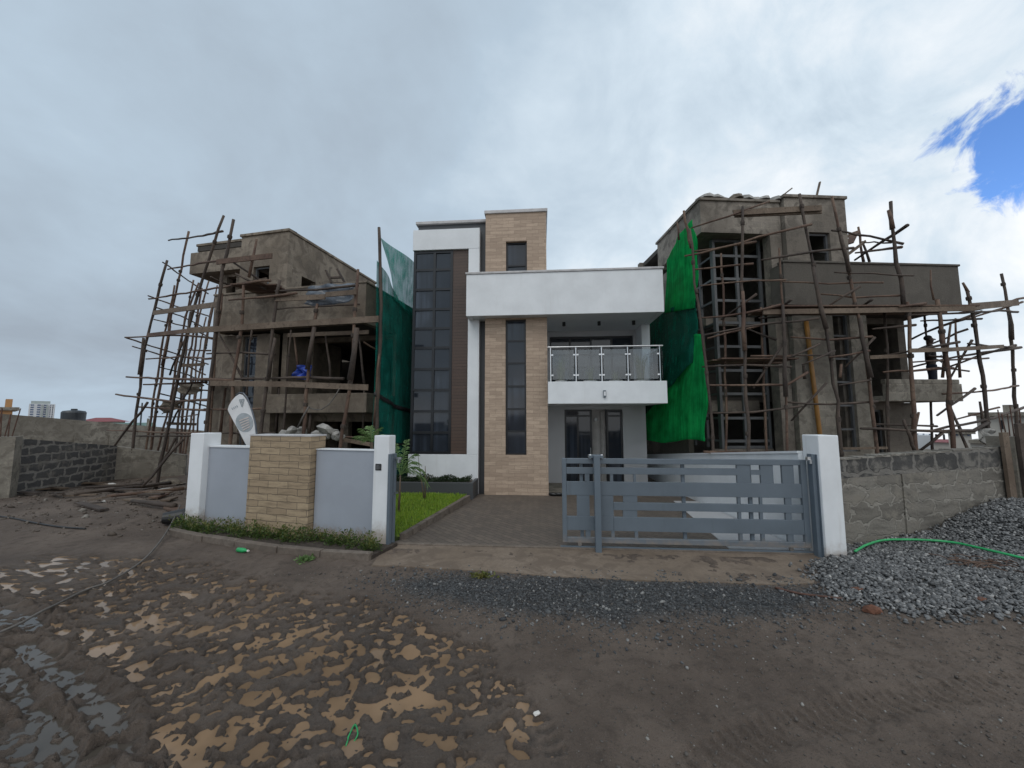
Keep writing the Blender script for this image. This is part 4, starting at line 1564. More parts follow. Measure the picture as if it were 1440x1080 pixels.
WATER_Z = .118
PUD = pix_poly([(-60, 800), (20, 775), (110, 768), (230, 775), (330, 798), (400, 822), (520, 838), (620, 880), (700, 905), (735, 960), (760, 1020), (770, 1090), (600, 1130), (0, 1130), (-260, 1000)])
DENSE = pix_poly([(330, 900), (520, 860), (650, 880), (690, 950), (720, 1040), (640, 1100), (300, 1110), (260, 980)])
GRAVEL = pix_poly([(540, 818), (640, 806), (900, 812), (1150, 826), (1190, 850), (1120, 866), (980, 872), (850, 880), (700, 862), (590, 845)])
PILE = np.concatenate([pix_poly([(1620, 860), (1440, 862), (1290, 868), (1190, 846), (1150, 815), (1158, 775)]), np.array([(4.80, -3.80), (8.40, -2.93), (12.5, -2.0)])])


def pile_height(x, y):
    d = poly_dist(x, y, PILE)
    far = sstep(x, 5.9, 8.1) * sstep(y, -5.9, -3.3)
    d = np.maximum(d, np.where((y > -4.2) & (x > 5.2), np.minimum(x - 5.2, 1.2), d))
    ins = (y < -3.75 + .245 * (x - 4.75)) | (x < 4.6)
    return ins * (np.clip(sstep(d, -.05, .9), 0, 1) * (.09 + .50 * far) * (1 + .4 * fbm(x, y, 1.1, 3, 60)) + .02 * sstep(d, -.25, .1))


def base_height(x, y):
    h = .135 - .10 * sstep(y, -4.2, .5)
    rough = fbm(x, y, .35, 3, 3) * .10
    h = h + rough * np.clip(sstep(np.hypot(x - 1, y + 7), 6, 14), 0, 1)
    # rubble strewn lot on the left
    lot = sstep(-x, 6.6, 8.0) * sstep(y, -4.6, -3.4) * sstep(-y, -14, -3)
    far = np.maximum(0, np.hypot(x, y + 10) - 32)
    h = h - .05 * far
    h = h + lot * (.05 + .16 * np.abs(fbm(x, y, .9, 4, 8)))
    return h


# ruts of lorry tyres along the left edge of the picture
RUTS = []
for pts, w, dep in [([(0, 945), (60, 1020), (120, 1085), (190, 1150)], .085, .036), ([(30, 905), (95, 955), (140, 1000), (165, 1030)], .100, .032),
                    ([(-60, 990), (10, 1030), (60, 1090)], .07, .030), ([(-40, 845), (0, 860), (45, 880)], .12, .030)]:
    RUTS.append((np.array([tuple(at_z(a, b, .13))[:2] for a, b in pts]), w, dep))


def terrain(x, y, fine=True):
    h = base_height(x, y)
    pd = poly_dist(x, y, PUD)
    D = sstep(pd + .35 * fbm(x, y, 1.2, 3, 21), -.10, .45)
    DD = sstep(poly_dist(x, y, DENSE) + .4 * fbm(x, y, 1.0, 3, 22), -.3, .5)
    near = sstep(-np.hypot(x, y + 7), -16, -5)
    h = h + near * (.018 * fbm(x, y, 2.2, 4, 30) + .020 * fbm(x, y, 9, 4, 31, .6))
    # churned mud
    h = h + D * (.016 * (1 - 2 * np.abs(fbm(x, y, 5.5, 4, 33))) - .010 + .024 * fbm(x, y, 13, 4, 34, .75) + .022 * (np.abs(fbm(x, y, 8, 4, 37, .7)) - .12))
    h = np.where(D > 0, h * (1 - D) + D * (h - .135 + WATER_Z + .015 - .002 * DD), h)
    h = h + (1 - D) * .012
    # clods and heel marks
    h = h + near * (1 - D) * .030 * np.clip(np.abs(fbm(x, y, 6.5, 4, 38, .65)) - .13, -.06, .2) * (.4 + sstep(fbm(x, y, .8, 3, 39), -.1, .12))
    tr = fbm(x * 1.0, y * 1.0, 3.1, 5, 35, .62)
    h = h + near * (1 - D) * .022 * np.clip(tr * 3, -1, 1) * sstep(x + y * .2, -1.2, 1.5)
    return h, D, DD


def grid_axis(lo, hi, step, far, grow):
    a = [lo]
    s = step
    left = []
    x = lo
    while x > -far:
        s *= grow
        x -= s
        left.append(x)
    mid = list(np.arange(lo, hi, step))
    right = []
    s = step
    x = hi
    while x < far:
        right.append(x)
        s *= grow
        x += s
    return np.array(left[::-1] + mid + right)


gx = grid_axis(-5.0, 4.6, .0125, 1500, 1.05)
gy = grid_axis(-8.4, -4.6, .0125, 1500, 1.05)
GX, GY = np.meshgrid(gx, gy)
H, DM, DD = terrain(GX, GY)
# puddle hollows pressed by boots: overlapping ovals
g = np.random.RandomState(5)
cand = []
tries = 0
while len(cand) < 1900 and tries < 60000:
    tries += 1
    x, y = g.uniform(-7.5, .3), g.uniform(-8.5, -5.0)
    P1 = (np.array([x]), np.array([y]))
    pd = poly_dist(*P1, PUD)[0]
    if pd < .05:
        continue
    dn = sstep(poly_dist(*P1, DENSE), -.3, .4)[0]
    if g.rand() > .80 + .06 * dn:
        continue
    cand.append((x, y, dn))
for x, y, dn in cand:
    big = g.rand() < .03 + .035 * dn
    a = g.uniform(.035, .085) * (1.9 if big else 1)
    b = a * g.uniform(.42, .85)
    th = g.normal(.15, .55) + (math.pi / 2 if g.rand() < .2 else 0)
    dep = g.uniform(.020, .038)
    R = a * 2.0
    i0, i1 = np.searchsorted(gx, (x - R, x + R))
    j0, j1 = np.searchsorted(gy, (y - R, y + R))
    if i1 <= i0 or j1 <= j0:
        continue
    X, Y = GX[j0:j1, i0:i1] - x, GY[j0:j1, i0:i1] - y
    u, v = (X * math.cos(th) + Y * math.sin(th)) / a, (-X * math.sin(th) + Y * math.cos(th)) / b
    wob = 1 + .9 * fbm(X + x, Y + y, 12, 3, 41, .6)
    r = np.hypot(u, v) * wob
    H[j0:j1, i0:i1] -= dep * (1 - sstep(r, .62, 1.12)) - .010 * np.exp(-((r - 1.25) / .2) ** 2)
RM, BERM = np.zeros(GX.shape), np.zeros(GX.shape)
for P, w, dep in RUTS:
    d = np.full(GX.shape, 1e9)
    for (ax, ay), (bx, by) in zip(P, P[1:]):
        dx, dy = bx - ax, by - ay
        t = np.clip(((GX - ax) * dx + (GY - ay) * dy) / (dx * dx + dy * dy), 0, 1)
        d = np.minimum(d, np.hypot(GX - ax - t * dx, GY - ay - t * dy))
    d = d + .11 * fbm(GX, GY, 4, 4, 44, .6)
    RM = np.maximum(RM, dep * .62 * (1 - sstep(d, w * .45, w)))
    BERM = np.maximum(BERM, (.045 + .05 * fbm(GX, GY, 9, 4, 45, .7)) * np.exp(-((d - w * 1.45) / (w * .4)) ** 2))
H += BERM * np.clip(1 - RM / .012, 0, 1) - RM
# tyre tread prints lower right
for P, w in [(np.array([tuple(at_z(a, b, .14))[:2] for a, b in ((1500, 955), (1250, 985), (1050, 1040), (960, 1090))]), .13),
             (np.array([tuple(at_z(a, b, .14))[:2] for a, b in ((700, 960), (760, 1010), (800, 1090))]), .08)]:
    d = np.full(GX.shape, 1e9)
    s = np.zeros(GX.shape)
    acc = 0
    for (ax, ay), (bx, by) in zip(P, P[1:]):
        dx, dy = bx - ax, by - ay
        L = math.hypot(dx, dy)
        t = np.clip(((GX - ax) * dx + (GY - ay) * dy) / (L * L), 0, 1)
        dd = np.hypot(GX - ax - t * dx, GY - ay - t * dy)
        s = np.where(dd < d, acc + t * L, s)
        d = np.minimum(d, dd)
        acc += L
    H += (1 - sstep(d, w * .7, w * 1.2)) * (-.010 + .007 * np.sign(np.sin(s * 75 + d * 18)) * (fbm(GX, GY, 3, 3, 48) > -.1))
PH = pile_height(GX, GY)
H += PH
GD = sstep(poly_dist(GX, GY, GRAVEL) + .35 * fbm(GX, GY, 2.5, 4, 50, .6), -.12, .28)
# the plot of the finished house is covered by its own paving and lawn: keep the soil below them
plot = (GX > -6.5) & (GX < 4.3) & (GY > np.where(GX < -2.3, -4.36 - .182 * (GX + 2.316), -4.4)) & (GY < .6)
H = np.where(plot, np.minimum(H, .02), H)
plot2 = (GY >= .2) & (GY < 40) & (GX > -16) & (GX < 22)
H = np.where(plot2, np.minimum(H, -.03 + .2 * (GX > 12) + .1 * (GX < -12.5)), H)

nx, ny = len(gx), len(gy)
V = np.stack([GX.ravel(), GY.ravel(), H.ravel()], 1)
idx = np.arange(nx * ny).reshape(ny, nx)
F = np.stack([idx[:-1, :-1].ravel(), idx[:-1, 1:].ravel(), idx[1:, 1:].ravel(), idx[1:, :-1].ravel()], 1)


def ground_mat():
    m, t, b = mat_new('mud_and_gravel_soil')
    tc = t.new('ShaderNodeTexCoord')
    v = tc.outputs['Object']
    wet = t.new('ShaderNodeAttribute')
    wet.attribute_name = 'wet'
    grv = t.new('ShaderNodeAttribute')
    grv.attribute_name = 'gravel'
    n1 = t.noise(v, .9, 6, .6, .5)
    n2 = t.noise(v, 7, 6, .68, .4)
    n3 = t.noise(v, 60, 5, .7)
    n4 = t.noise(v, 190, 3, .7)
    dry = t.mix(t.ramp(n1, .33, .68), (.108, .080, .062), (.172, .132, .104))
    dry = t.mix(t.ramp(n2, .48, .68, 0, .7), dry, (.072, .053, .041))
    wetc = t.mix(t.ramp(n1, .35, .65), (.054, .042, .034), (.094, .074, .059))
    wetc = t.mix(t.ramp(n2, .5, .66, 0, .75), wetc, (.125, .096, .073))
    col = t.mix(wet.outputs['Fac'], dry, wetc)
    # gravel bed: many grey chips
    vo = t.new('ShaderNodeTexVoronoi')
    vo.inputs['Scale'].default_value = 46
    t.link(v, vo.inputs['Vector'])
    sepc = t.new('ShaderNodeSeparateColor')
    t.link(vo.outputs['Color'], sepc.inputs[0])
    chip = t.mix(t.ramp(sepc.outputs[0], .2, .95), (.028, .030, .032), (.115, .120, .124))
    chip = t.mix(t.ramp(n2, .5, .62, 0, .6), chip, (.05, .043, .038))
    col = t.mix(grv.outputs['Fac'], col, chip)
    # grit everywhere
    col = t.mix(t.ramp(n3, .57, .68, 0, .7), col, (.165, .140, .120))
    col = t.mix(t.ramp(n4, .32, .46, .75, 0), col, (.022, .018, .016))
    t.link(col, b.inputs['Base Color'])
    rgh = t.math('MULTIPLY_ADD', wet.outputs['Fac'], -.30, .90)
    t.link(t.math('ADD', rgh, t.math('MULTIPLY', t.math('SUBTRACT', n2, .5), .35), clamp=True), b.inputs['Roughness'])
    bp = t.new('ShaderNodeBump')
    bp.inputs['Strength'].default_value = 1.0
    bp.inputs['Distance'].default_value = .035
    hh = t.math('ADD', t.math('MULTIPLY', n3, .55), t.math('MULTIPLY', n4, .30))
    hh = t.math('ADD', hh, t.math('MULTIPLY', t.math('MULTIPLY', vo.outputs['Distance'], grv.outputs['Fac']), -.7))
    hh = t.math('ADD', hh, t.math('MULTIPLY', n2, .9))
    t.link(hh, bp.inputs['Height'])
    t.link(bp.outputs[0], b.inputs['Normal'])
    return m


ground = mesh_np('ground', V, F, ground_mat(), smooth=True)
structure(ground)
MARG = (1 - sstep(H - WATER_Z, .002, .022)) * (DM > .05)
for nm, arr in (('wet', np.maximum(DM * (.30 + .35 * DD), MARG)), ('gravel', np.maximum(GD, sstep(poly_dist(GX, GY, PILE), -.1, .1)))):
    at = ground.data.attributes.new(nm, 'FLOAT', 'POINT')
    at.data.foreach_set('value', arr.ravel().astype(np.float32))


def ground_z(x, y):
    return float(hz(np.array([x]), np.array([y]))[0])


def on_ground(px, py, z0=.14):
    d = pix_ray(px, py)
    t0_, t = 1.5, 1.5
    while t < 60:
        p = CP + d * t
        if p.z < ground_z(p.x, p.y):
            break
        t0_, t = t, t * 1.02
    for _ in range(14):
        m_ = (t0_ + t) / 2
        p = CP + d * m_
        if p.z < ground_z(p.x, p.y):
            t = m_
        else:
            t0_ = m_
    return CP + d * t


# muddy water lying in the hollows
def water_mat(name, c, rough):
    m, t, b = mat_new(name)
    tc = t.new('ShaderNodeTexCoord')
    n = t.noise(tc.outputs['Object'], 1.6, 4, .55)
    t.link(t.mix(t.ramp(n, .3, .7), tuple(k * .68 for k in c), tuple(k * 1.12 for k in c)), b.inputs['Base Color'])
    b.inputs['Roughness'].default_value = rough
    b.inputs['IOR'].default_value = 1.33
    bp = t.new('ShaderNodeBump')
    bp.inputs['Strength'].default_value = .02
    bp.inputs['Distance'].default_value = .02
    t.link(t.noise(tc.outputs['Object'], 9, 2, .5), bp.inputs['Height'])
    t.link(bp.outputs[0], b.inputs['Normal'])
    return m


def flat_poly(name, poly, z, mat):
    o = MB().add([(x, y, z) for x, y in poly], [tuple(range(len(poly)))]).build(name, mat)
    return structure(o)


cc = PUD.mean(0)
flat_poly('puddle_water', [tuple(cc + (p - cc) * 1.02) for p in PUD][::1], WATER_Z, water_mat('milky_brown_water', (.255, .170, .104), .09))
for P, w, dep in RUTS:
    d = np.gradient(P, axis=0)
    nrm = np.stack([-d[:, 1], d[:, 0]], 1) / np.linalg.norm(d, axis=1)[:, None]
    ring = list(P + nrm * w * 1.15) + list((P - nrm * w * 1.15)[::-1])
    pass
flat_poly('rut_water', [tuple(p) for p in pix_poly([(-160, 840), (10, 830), (60, 870), (80, 905), (135, 945), (185, 1010), (235, 1090), (255, 1160), (-150, 1160)])], WATER_Z + .0015, water_mat('clear_rut_water', (.075, .064, .053), .07))


# ------------------------------------------------------------------ stones
def stones(name, pts, sizes, mat, seed, flat=.7):
    r = np.random.RandomState(seed)
    ico = bmesh.new()
    bmesh.ops.create_icosphere(ico, subdivisions=1, radius=1.0)
    bv = np.array([v.co[:] for v in ico.verts])
    bf = np.array([[v.index for v in f.verts] for f in ico.faces])
    ico.free()
    n = len(pts)
    q = r.normal(size=(n, 4))
    q /= np.linalg.norm(q, axis=1)[:, None]
    w, x, y, z = q.T
    Rm = np.stack([1 - 2 * (y * y + z * z), 2 * (x * y - z * w), 2 * (x * z + y * w), 2 * (x * y + z * w), 1 - 2 * (x * x + z * z), 2 * (y * z - x * w),
                   2 * (x * z - y * w), 2 * (y * z + x * w), 1 - 2 * (x * x + y * y)], 1).reshape(n, 3, 3)
    sc = sizes[:, None] * np.stack([r.uniform(.7, 1.25, n), r.uniform(.55, 1.0, n), r.uniform(.4, .8, n)], 1)
    jit = 1 + .28 * r.normal(size=(n, len(bv), 1)).clip(-1.3, 1.3)
    P = bv[None] * jit * sc[:, None, :]
    P = np.einsum('nij,nkj->nki', Rm, P)
    P[:, :, 2] *= flat + .2
    P += pts[:, None, :]
    F = (bf[None] + (np.arange(n) * len(bv))[:, None, None]).reshape(-1, 3)
    o = mesh_np(name, P.reshape(-1, 3), F, mat)
    tone = np.repeat(r.rand(n), len(bv)).astype(np.float32)
    at = o.data.attributes.new('tone', 'FLOAT', 'POINT')
    at.data.foreach_set('value', tone)
    o['kind'] = 'stuff'
    return o


def stone_mat(name, c1, c2, c3):
    m, t, b = mat_new(name)
    a = t.new('ShaderNodeAttribute')
    a.attribute_name = 'tone'
    tc = t.new('ShaderNodeTexCoord')
    n = t.noise(tc.outputs['Object'], 45, 4, .6)
    col = t.mix(t.ramp(a.outputs['Fac'], 0, .75), c1, c2)
    col = t.mix(t.ramp(a.outputs['Fac'], .86, .95), col, c3)
    col = t.mix(t.ramp(n, .4, .75, 0, .45), col, tuple(k * .5 for k in c1))
    t.link(col, b.inputs['Base Color'])
    b.inputs['Roughness'].default_value = .75
    return m


M['ballast'] = stone_mat('grey_ballast', (.060, .061, .062), (.185, .186, .186), (.35, .345, .335))
M['chips'] = stone_mat('dark_chippings', (.035, .037, .040), (.095, .098, .100), (.24, .235, .225))
M['mudstone'] = stone_mat('muddy_rubble', (.070, .054, .042), (.110, .088, .070), (.22, .20, .175))
M['pebble'] = stone_mat('mud_pebbles', (.060, .050, .043), (.105, .092, .080), (.26, .25, .23))


def scatter(n, box, keep, seed):
    r = np.random.RandomState(seed)
    X, Y = r.uniform(box[0], box[1], n), r.uniform(box[2], box[3], n)
    k = keep(X, Y, r)
    return X[k], Y[k]


def hz(X, Y):
    i = np.clip(np.searchsorted(gx, X) - 1, 0, nx - 2)
    j = np.clip(np.searchsorted(gy, Y) - 1, 0, ny - 2)
    u, v = (X - gx[i]) / (gx[i + 1] - gx[i]), (Y - gy[j]) / (gy[j + 1] - gy[j])
    return (H[j, i] * (1 - u) + H[j, i + 1] * u) * (1 - v) + (H[j + 1, i] * (1 - u) + H[j + 1, i + 1] * u) * v


X, Y = scatter(120000, (2.8, 12, -6.3, .6), lambda x, y, r: (poly_dist(x, y, PILE) + .12 * r.normal(size=len(x)) > 0) & (r.rand(len(x)) < np.clip(1.1 - (np.hypot(x - 3, y + 5.5) / 14), .3, 1)), 70)
X, Y = X[:44000], Y[:44000]
S = NR.uniform(.014, .030, len(X))
tag(stones('gravel_pile', np.stack([X, Y, hz(X, Y) + S * .25 + NR.uniform(0, .02, len(X))], 1), S, M['ballast'], 71), 'heap of grey ballast stones against the right stone wall', 'gravel')
X, Y = scatter(26000, (-2.4, 3.9, -7.0, -5.0), lambda x, y, r: poly_dist(x, y, GRAVEL) + .30 * r.normal(size=len(x)) > .02, 72)
S = NR.gamma(3.0, .0030, len(X)).clip(.005, .032)
tag(stones('gravel', np.stack([X, Y, hz(X, Y) + S * .3], 1), S, M['chips'], 73), 'dark loose chippings spread in front of the concrete apron', 'gravel')
X, Y = scatter(22000, (-3.5, 5.0, -8.4, -5.2), lambda x, y, r: (poly_dist(x, y, PUD) < -.1), 74)
S = NR.gamma(1.6, .0024, len(X)).clip(.0025, .024)
tag(stones('pebbles', np.stack([X, Y, hz(X, Y) + S * .2], 1), S, M['pebble'], 75), 'small stones scattered over the trodden mud road', 'pebbles')
X, Y = scatter(2600, (-14.5, -6.2, -4.2, 1.6), lambda x, y, r: (x < -6.9 - .2 * y * 0) & (r.rand(len(x)) < .8), 76)
S = NR.gamma(2.2, .009, len(X)).clip(.008, .07)
tag(stones('rubble', np.stack([X, Y, hz(X, Y) + S * .2], 1), S, M['mudstone'], 77), 'broken stones and rubble strewn over the left building lot', 'rubble')

# ------------------------------------------------------------------ paving, apron, lawn
def paver_mat():
    m, t, b = mat_new('cabro_block_paving')
    tc = t.new('ShaderNodeTexCoord')
    v = tc.outputs['Object']
    rot = t.new('ShaderNodeMapping')
    rot.inputs['Rotation'].default_value = (0, 0, D2R(45))
    t.link(v, rot.inputs[0])
    br = t.new('ShaderNodeTexBrick')
    t.link(rot.outputs[0], br.inputs['Vector'])
    for k_, c in (('Color1', (.150, .120, .096)), ('Color2', (.105, .086, .072)), ('Mortar', (.048, .040, .034))):
        br.inputs[k_].default_value = (*c, 1)
    br.inputs['Scale'].default_value = 1
    br.inputs['Mortar Size'].default_value = .006
    br.inputs['Brick Width'].default_value = .22
    br.inputs['Row Height'].default_value = .11
    n = t.noise(v, 1.1, 6, .62)
    n2 = t.noise(v, 40, 4, .6)
    col = t.mix(t.ramp(n, .4, .68, 0, .6), br.outputs['Color'], (.085, .070, .058))
    col = t.mix(t.ramp(n2, .5, .75, 0, .4), col, (.20, .165, .135))
    t.link(col, b.inputs['Base Color'])
    b.inputs['Roughness'].default_value = .7
    bp = t.new('ShaderNodeBump')
    bp.inputs['Strength'].default_value = .5
    bp.inputs['Distance'].default_value = .01
    t.link(t.math('ADD', t.math('MULTIPLY', br.outputs['Fac'], -1), t.math('MULTIPLY', n2, .4)), bp.inputs['Height'])
    t.link(bp.outputs[0], b.inputs['Normal'])
    return m


def slab_xy(mb, poly, z, t_):
    n = len(poly)
    zs = z if isinstance(z, (list, tuple)) else [z] * n
    vs = [(p[0], p[1], zz - t_) for p, zz in zip(poly, zs)] + [(p[0], p[1], zz) for p, zz in zip(poly, zs)]
    mb.add(vs, [tuple(range(n - 1, -1, -1)), tuple(range(n, 2 * n))] + [(i, (i + 1) % n, (i + 1) % n + n, i + n) for i in range(n)])
    return mb


def dz(y):
    return .165 + (.02 - .165) * (y + 4.2) / 4.6


drive = slab_xy(MB(), [(-2.46, -4.16), (4.0, -4.16), (4.0, .50), (-1.78, .50), (-1.80, -.55), (-2.33, -4.0)], [dz(-4.16), dz(-4.16), dz(.5), dz(.5), dz(-.55), dz(-4.0)], .1).build('driveway', paver_mat())
structure(drive)
# pale concrete strip inside the right boundary
structure(slab_xy(MB(), [(2.9, -4.1), (3.998, -4.1), (3.998, -.2), (3.4, -.2)], [dz(-4.1) + .012, dz(-4.1) + .012, dz(-.2) + .012, dz(-.2) + .012], .02).build('concrete_path', M['porch_grey']))
structure(slab_xy(MB(), [(-.6, 2.19), (-.6, .66), (3.42, .66), (3.42, 2.19)][::-1], .06, .1).build('porch_floor', M['concrete']))
# apron from the gate down to the road
r = random.Random(12)
near = [on_ground(px, py) for px, py in ((522, 797), (560, 795), (620, 800), (700, 806), (780, 812), (860, 816), (940, 818), (1020, 822), (1100, 825), (1148, 822))]
poly = [(p.x + r.uniform(-.02, .02), p.y + r.uniform(-.04, .04)) for p in near]
m = MB()
n = len(poly)
far = [(x * .965, -4.24) for x, y in poly]
far[0] = (-2.5, -4.24)
far[-1] = (4.15, -4.24)
vs = [(x, y, ground_z(x, y) + .012) for x, y in poly] + [(x, y, .150) for x, y in far] + [(x, y - .02, -.1) for x, y in poly]
m.add(vs, [(i, i + 1, n + i + 1, n + i) for i in range(n - 1)] + [(2 * n + i, 2 * n + i + 1, i + 1, i) for i in range(n - 1)])
structure(m.build('apron', M['apron']))
structure(MB().box(-2.48, 4.1, -4.24, -4.158, -.05, .172).build('gate_track', M['kerb'], None, bevel=.01))
MBt = MB().box(.3, 4.1, -4.215, -4.185, .1722, .19)
structure(MBt.build('gate_track_rail', M['gate_post']))


# lawn with its kerb
def lz(x, y):
    return .14 + .05 * (1 - (y + 4.2) / 4.2)


LAWN = [(-6.3, -3.55), (-2.55, -4.02), (-2.36, -3.95), (-1.96, -.62), (-1.96, -.32), (-6.3, -.32)]
lawn = slab_xy(MB(), LAWN, [lz(*p) for p in LAWN], .15).build('lawn', simple('lawn_soil', (.05, .075, .02), .95, .3, 8, bump=.5))
structure(lawn)
kb = MB()
a, b_ = Vector((-2.33, -4.0, 0)), Vector((-1.86, -.62, 0))
kk = 12
for i in range(kk):
    p, q = a.lerp(b_, i / kk), a.lerp(b_, (i + 1) / kk - .006)
    p.z, q.z = lz(p.x, p.y) - .02, lz(q.x, q.y) - .02
    kb.bar(p, q, .10, .17)
structure(kb.build('lawn_kerb', M['kerb']))
r = np.random.RandomState(3)
GP = np.array(LAWN)
X, Y = r.uniform(-4.6, -1.9, 26000), r.uniform(-4.05, -.3, 26000)
k_ = poly_dist(X, Y, GP) > .0
X, Y = X[k_], Y[k_]
n = len(X)
hgt_ = r.uniform(.03, .085, n) * (1 + .9 * fbm(X, Y, 1.6, 3, 90))
an = r.uniform(0, 2 * math.pi, n)
ln = r.uniform(.0, .05, n)
wd = r.uniform(.003, .007, n)
Z = lz(X, Y)
dx, dy = np.cos(an), np.sin(an)
V = np.empty((n, 4, 3))
V[:, 0] = np.stack([X - dy * wd, Y + dx * wd, Z - .005], 1)
V[:, 1] = np.stack([X + dy * wd, Y - dx * wd, Z - .005], 1)
V[:, 2] = np.stack([X + dx * ln + dy * wd * .4, Y + dy * ln - dx * wd * .4, Z + hgt_], 1)
V[:, 3] = np.stack([X + dx * ln - dy * wd * .4, Y + dy * ln + dx * wd * .4, Z + hgt_], 1)
gr = mesh_np('grass', V.reshape(-1, 3), np.arange(n * 4).reshape(n, 4), M['grass'])
tag(gr, 'short bright green grass on the front lawn', 'grass', kind='stuff')

# planter bed under the tall window
pb = thing('planter_bed', 'dark grey planter bed with a low clipped row of plants under the tall window', 'planter')
MB().box(-4.3, -1.80, -.30, -.22, -.1, .46).box(-4.3, -4.22, -.22, .49, -.1, .46).box(-1.88, -1.80, -.22, .49, -.1, .46).build('planter_wall', M['dark_grey'], pb, bevel=.01)
MB().box(-4.21, -1.885, -.215, .49, -.1, .40).build('soil', M['kerb'], pb)


def leaf_cloud(pts, size, seed, dirs=None, ratio=.45):
    """many small bent leaves, one quad pair each"""
    r = np.random.RandomState(seed)
    n = len(pts)
    d = r.normal(size=(n, 3))
    if dirs is not None:
        d = d * .7 + dirs * 1.3
    d[:, 2] = np.abs(d[:, 2]) * .8 + .1
    d /= np.linalg.norm(d, axis=1)[:, None]
    s = np.cross(d, r.normal(size=(n, 3)))
    s /= np.linalg.norm(s, axis=1)[:, None] + 1e-9
    L = size * r.uniform(.6, 1.4, (n, 1))
    nrm = np.cross(d, s)
    V = np.empty((n, 4, 3))
    V[:, 0] = pts
    V[:, 1] = pts + d * L * .5 + s * L * ratio * .5 + nrm * L * .08
    V[:, 2] = pts + d * L - nrm * L * .1
    V[:, 3] = pts + d * L * .5 - s * L * ratio * .5 + nrm * L * .08
    return V.reshape(-1, 3), np.arange(n * 4).reshape(n, 4)


r = np.random.RandomState(8)
n = 5200
X = r.uniform(-4.15, -1.95, n)
Y = r.uniform(-.18, .40, n)
Z = .40 + r.rand(n) * (.13 + .05 * np.sin(X * 9) + .09 * fbm(X, Y, 3, 2, 95))
V, F = leaf_cloud(np.stack([X, Y, Z], 1), .045, 9)
mesh_np('foliage', V, F, M['leaf_dark'], pb)

# ================================================================== STREET WALL AND GATE
gx0, gy0, gz0, ga = FRAMES['G']
fw = thing('street_wall', 'low blue grey street wall with white end pillars and a tan stone panel', 'wall', (gx0, gy0, gz0), ga)
MB().box(-4.43, -4.10, 0, .34, -.2, 1.735).build('pillar', M['pillar_white'], fw, bevel=.012)
MB().box(-.415, -.14, 0, .20, -.2, 1.735).build('pillar', M['pillar_white'], fw, bevel=.012)
MB().box(-4.098, -3.0, .12, .28, -.2, 1.47).build('panel', M['grey_wall'], fw)
MB().box(-1.64, -.418, .12, .28, -.2, 1.47).build('panel', M['grey_wall'], fw)
MB().box(-4.098, -3.0, .10, .32, 1.472, 1.50).box(-1.64, -.418, .10, .32, 1.472, 1.485).build('coping', M['white_wall'], fw)
MB().box(-2.985, -1.655, 0, .34, -.2, 1.70).build('stone_panel', M['clad_wall'], fw)
MB().box(-2.995, -1.645, -.01, .35, 1.702, 1.725).build('coping', M['coping'], fw)
pq = MB().box(-.37, -.262, -.014, -.001, 1.175, 1.28).build('door_phone', M['black'], fw, bevel=.006)
MB().box(-.352, -.30, -.018, -.0145, 1.19, 1.265).box(-.29, -.275, -.018, -.0145, 1.2, 1.255).build('button', M['frame_grey'], pq)

rp_ = thing('gate_pillar', 'white square gate pillar at the right end of the grey sliding gate', 'pillar', (4.11, -4.4, 0), D2R(7))
MB().box(0, .315, 0, .30, -.2, 1.925).build('shaft', M['pillar_white'], rp_, bevel=.012)

iw = thing('boundary_wall', 'white low side wall running from the gate pillar back beside the driveway', 'wall')
zt0, zt1 = 1.67, .52
MB().add([(4.02, -4.08, -.2), (4.16, -4.08, -.2), (4.16, 7, -.2), (4.02, 7, -.2), (4.02, -4.08, zt0 - .04), (4.16, -4.08, zt0 - .04), (4.16, 7, zt1 - .04), (4.02, 7, zt1 - .04)],
         [(0, 3, 2, 1), (4, 5, 6, 7), (0, 1, 5, 4), (1, 2, 6, 5), (2, 3, 7, 6), (3, 0, 4, 7)]).build('wall_face', M['white_wall'], iw)
MB().add([(4.0, -4.08, zt0 - .038), (4.18, -4.08, zt0 - .038), (4.18, 7, zt1 - .038), (4.0, 7, zt1 - .038), (4.0, -4.08, zt0), (4.18, -4.08, zt0), (4.18, 7, zt1), (4.0, 7, zt1)],
         [(0, 3, 2, 1), (4, 5, 6, 7), (0, 1, 5, 4), (1, 2, 6, 5), (2, 3, 7, 6), (3, 0, 4, 7)]).build('coping', M['white_wall'], iw)

gate = thing('sliding_gate', 'grey steel sliding gate of wide and narrow horizontal bars, half open', 'gate', (0, -4.2, 0))


def zG(X, Y):
    p = at_y(760 + X / 3.13, 600 + Y / 3.13, -4.2)
    return p.x, p.z


GX0, GX1 = .335, 4.03
# heights measured down the middle of the gate (bars are level in the place)
gz = {140: 1.545, 165: 1.462, 182: 1.404, 212: 1.302, 247: 1.182, 308: .972, 338: .868, 372: .750, 403: .644, 465: .432, 497: .325, 520: .245}


def gxx(X, Y):
    return zG(X, Y)[0]


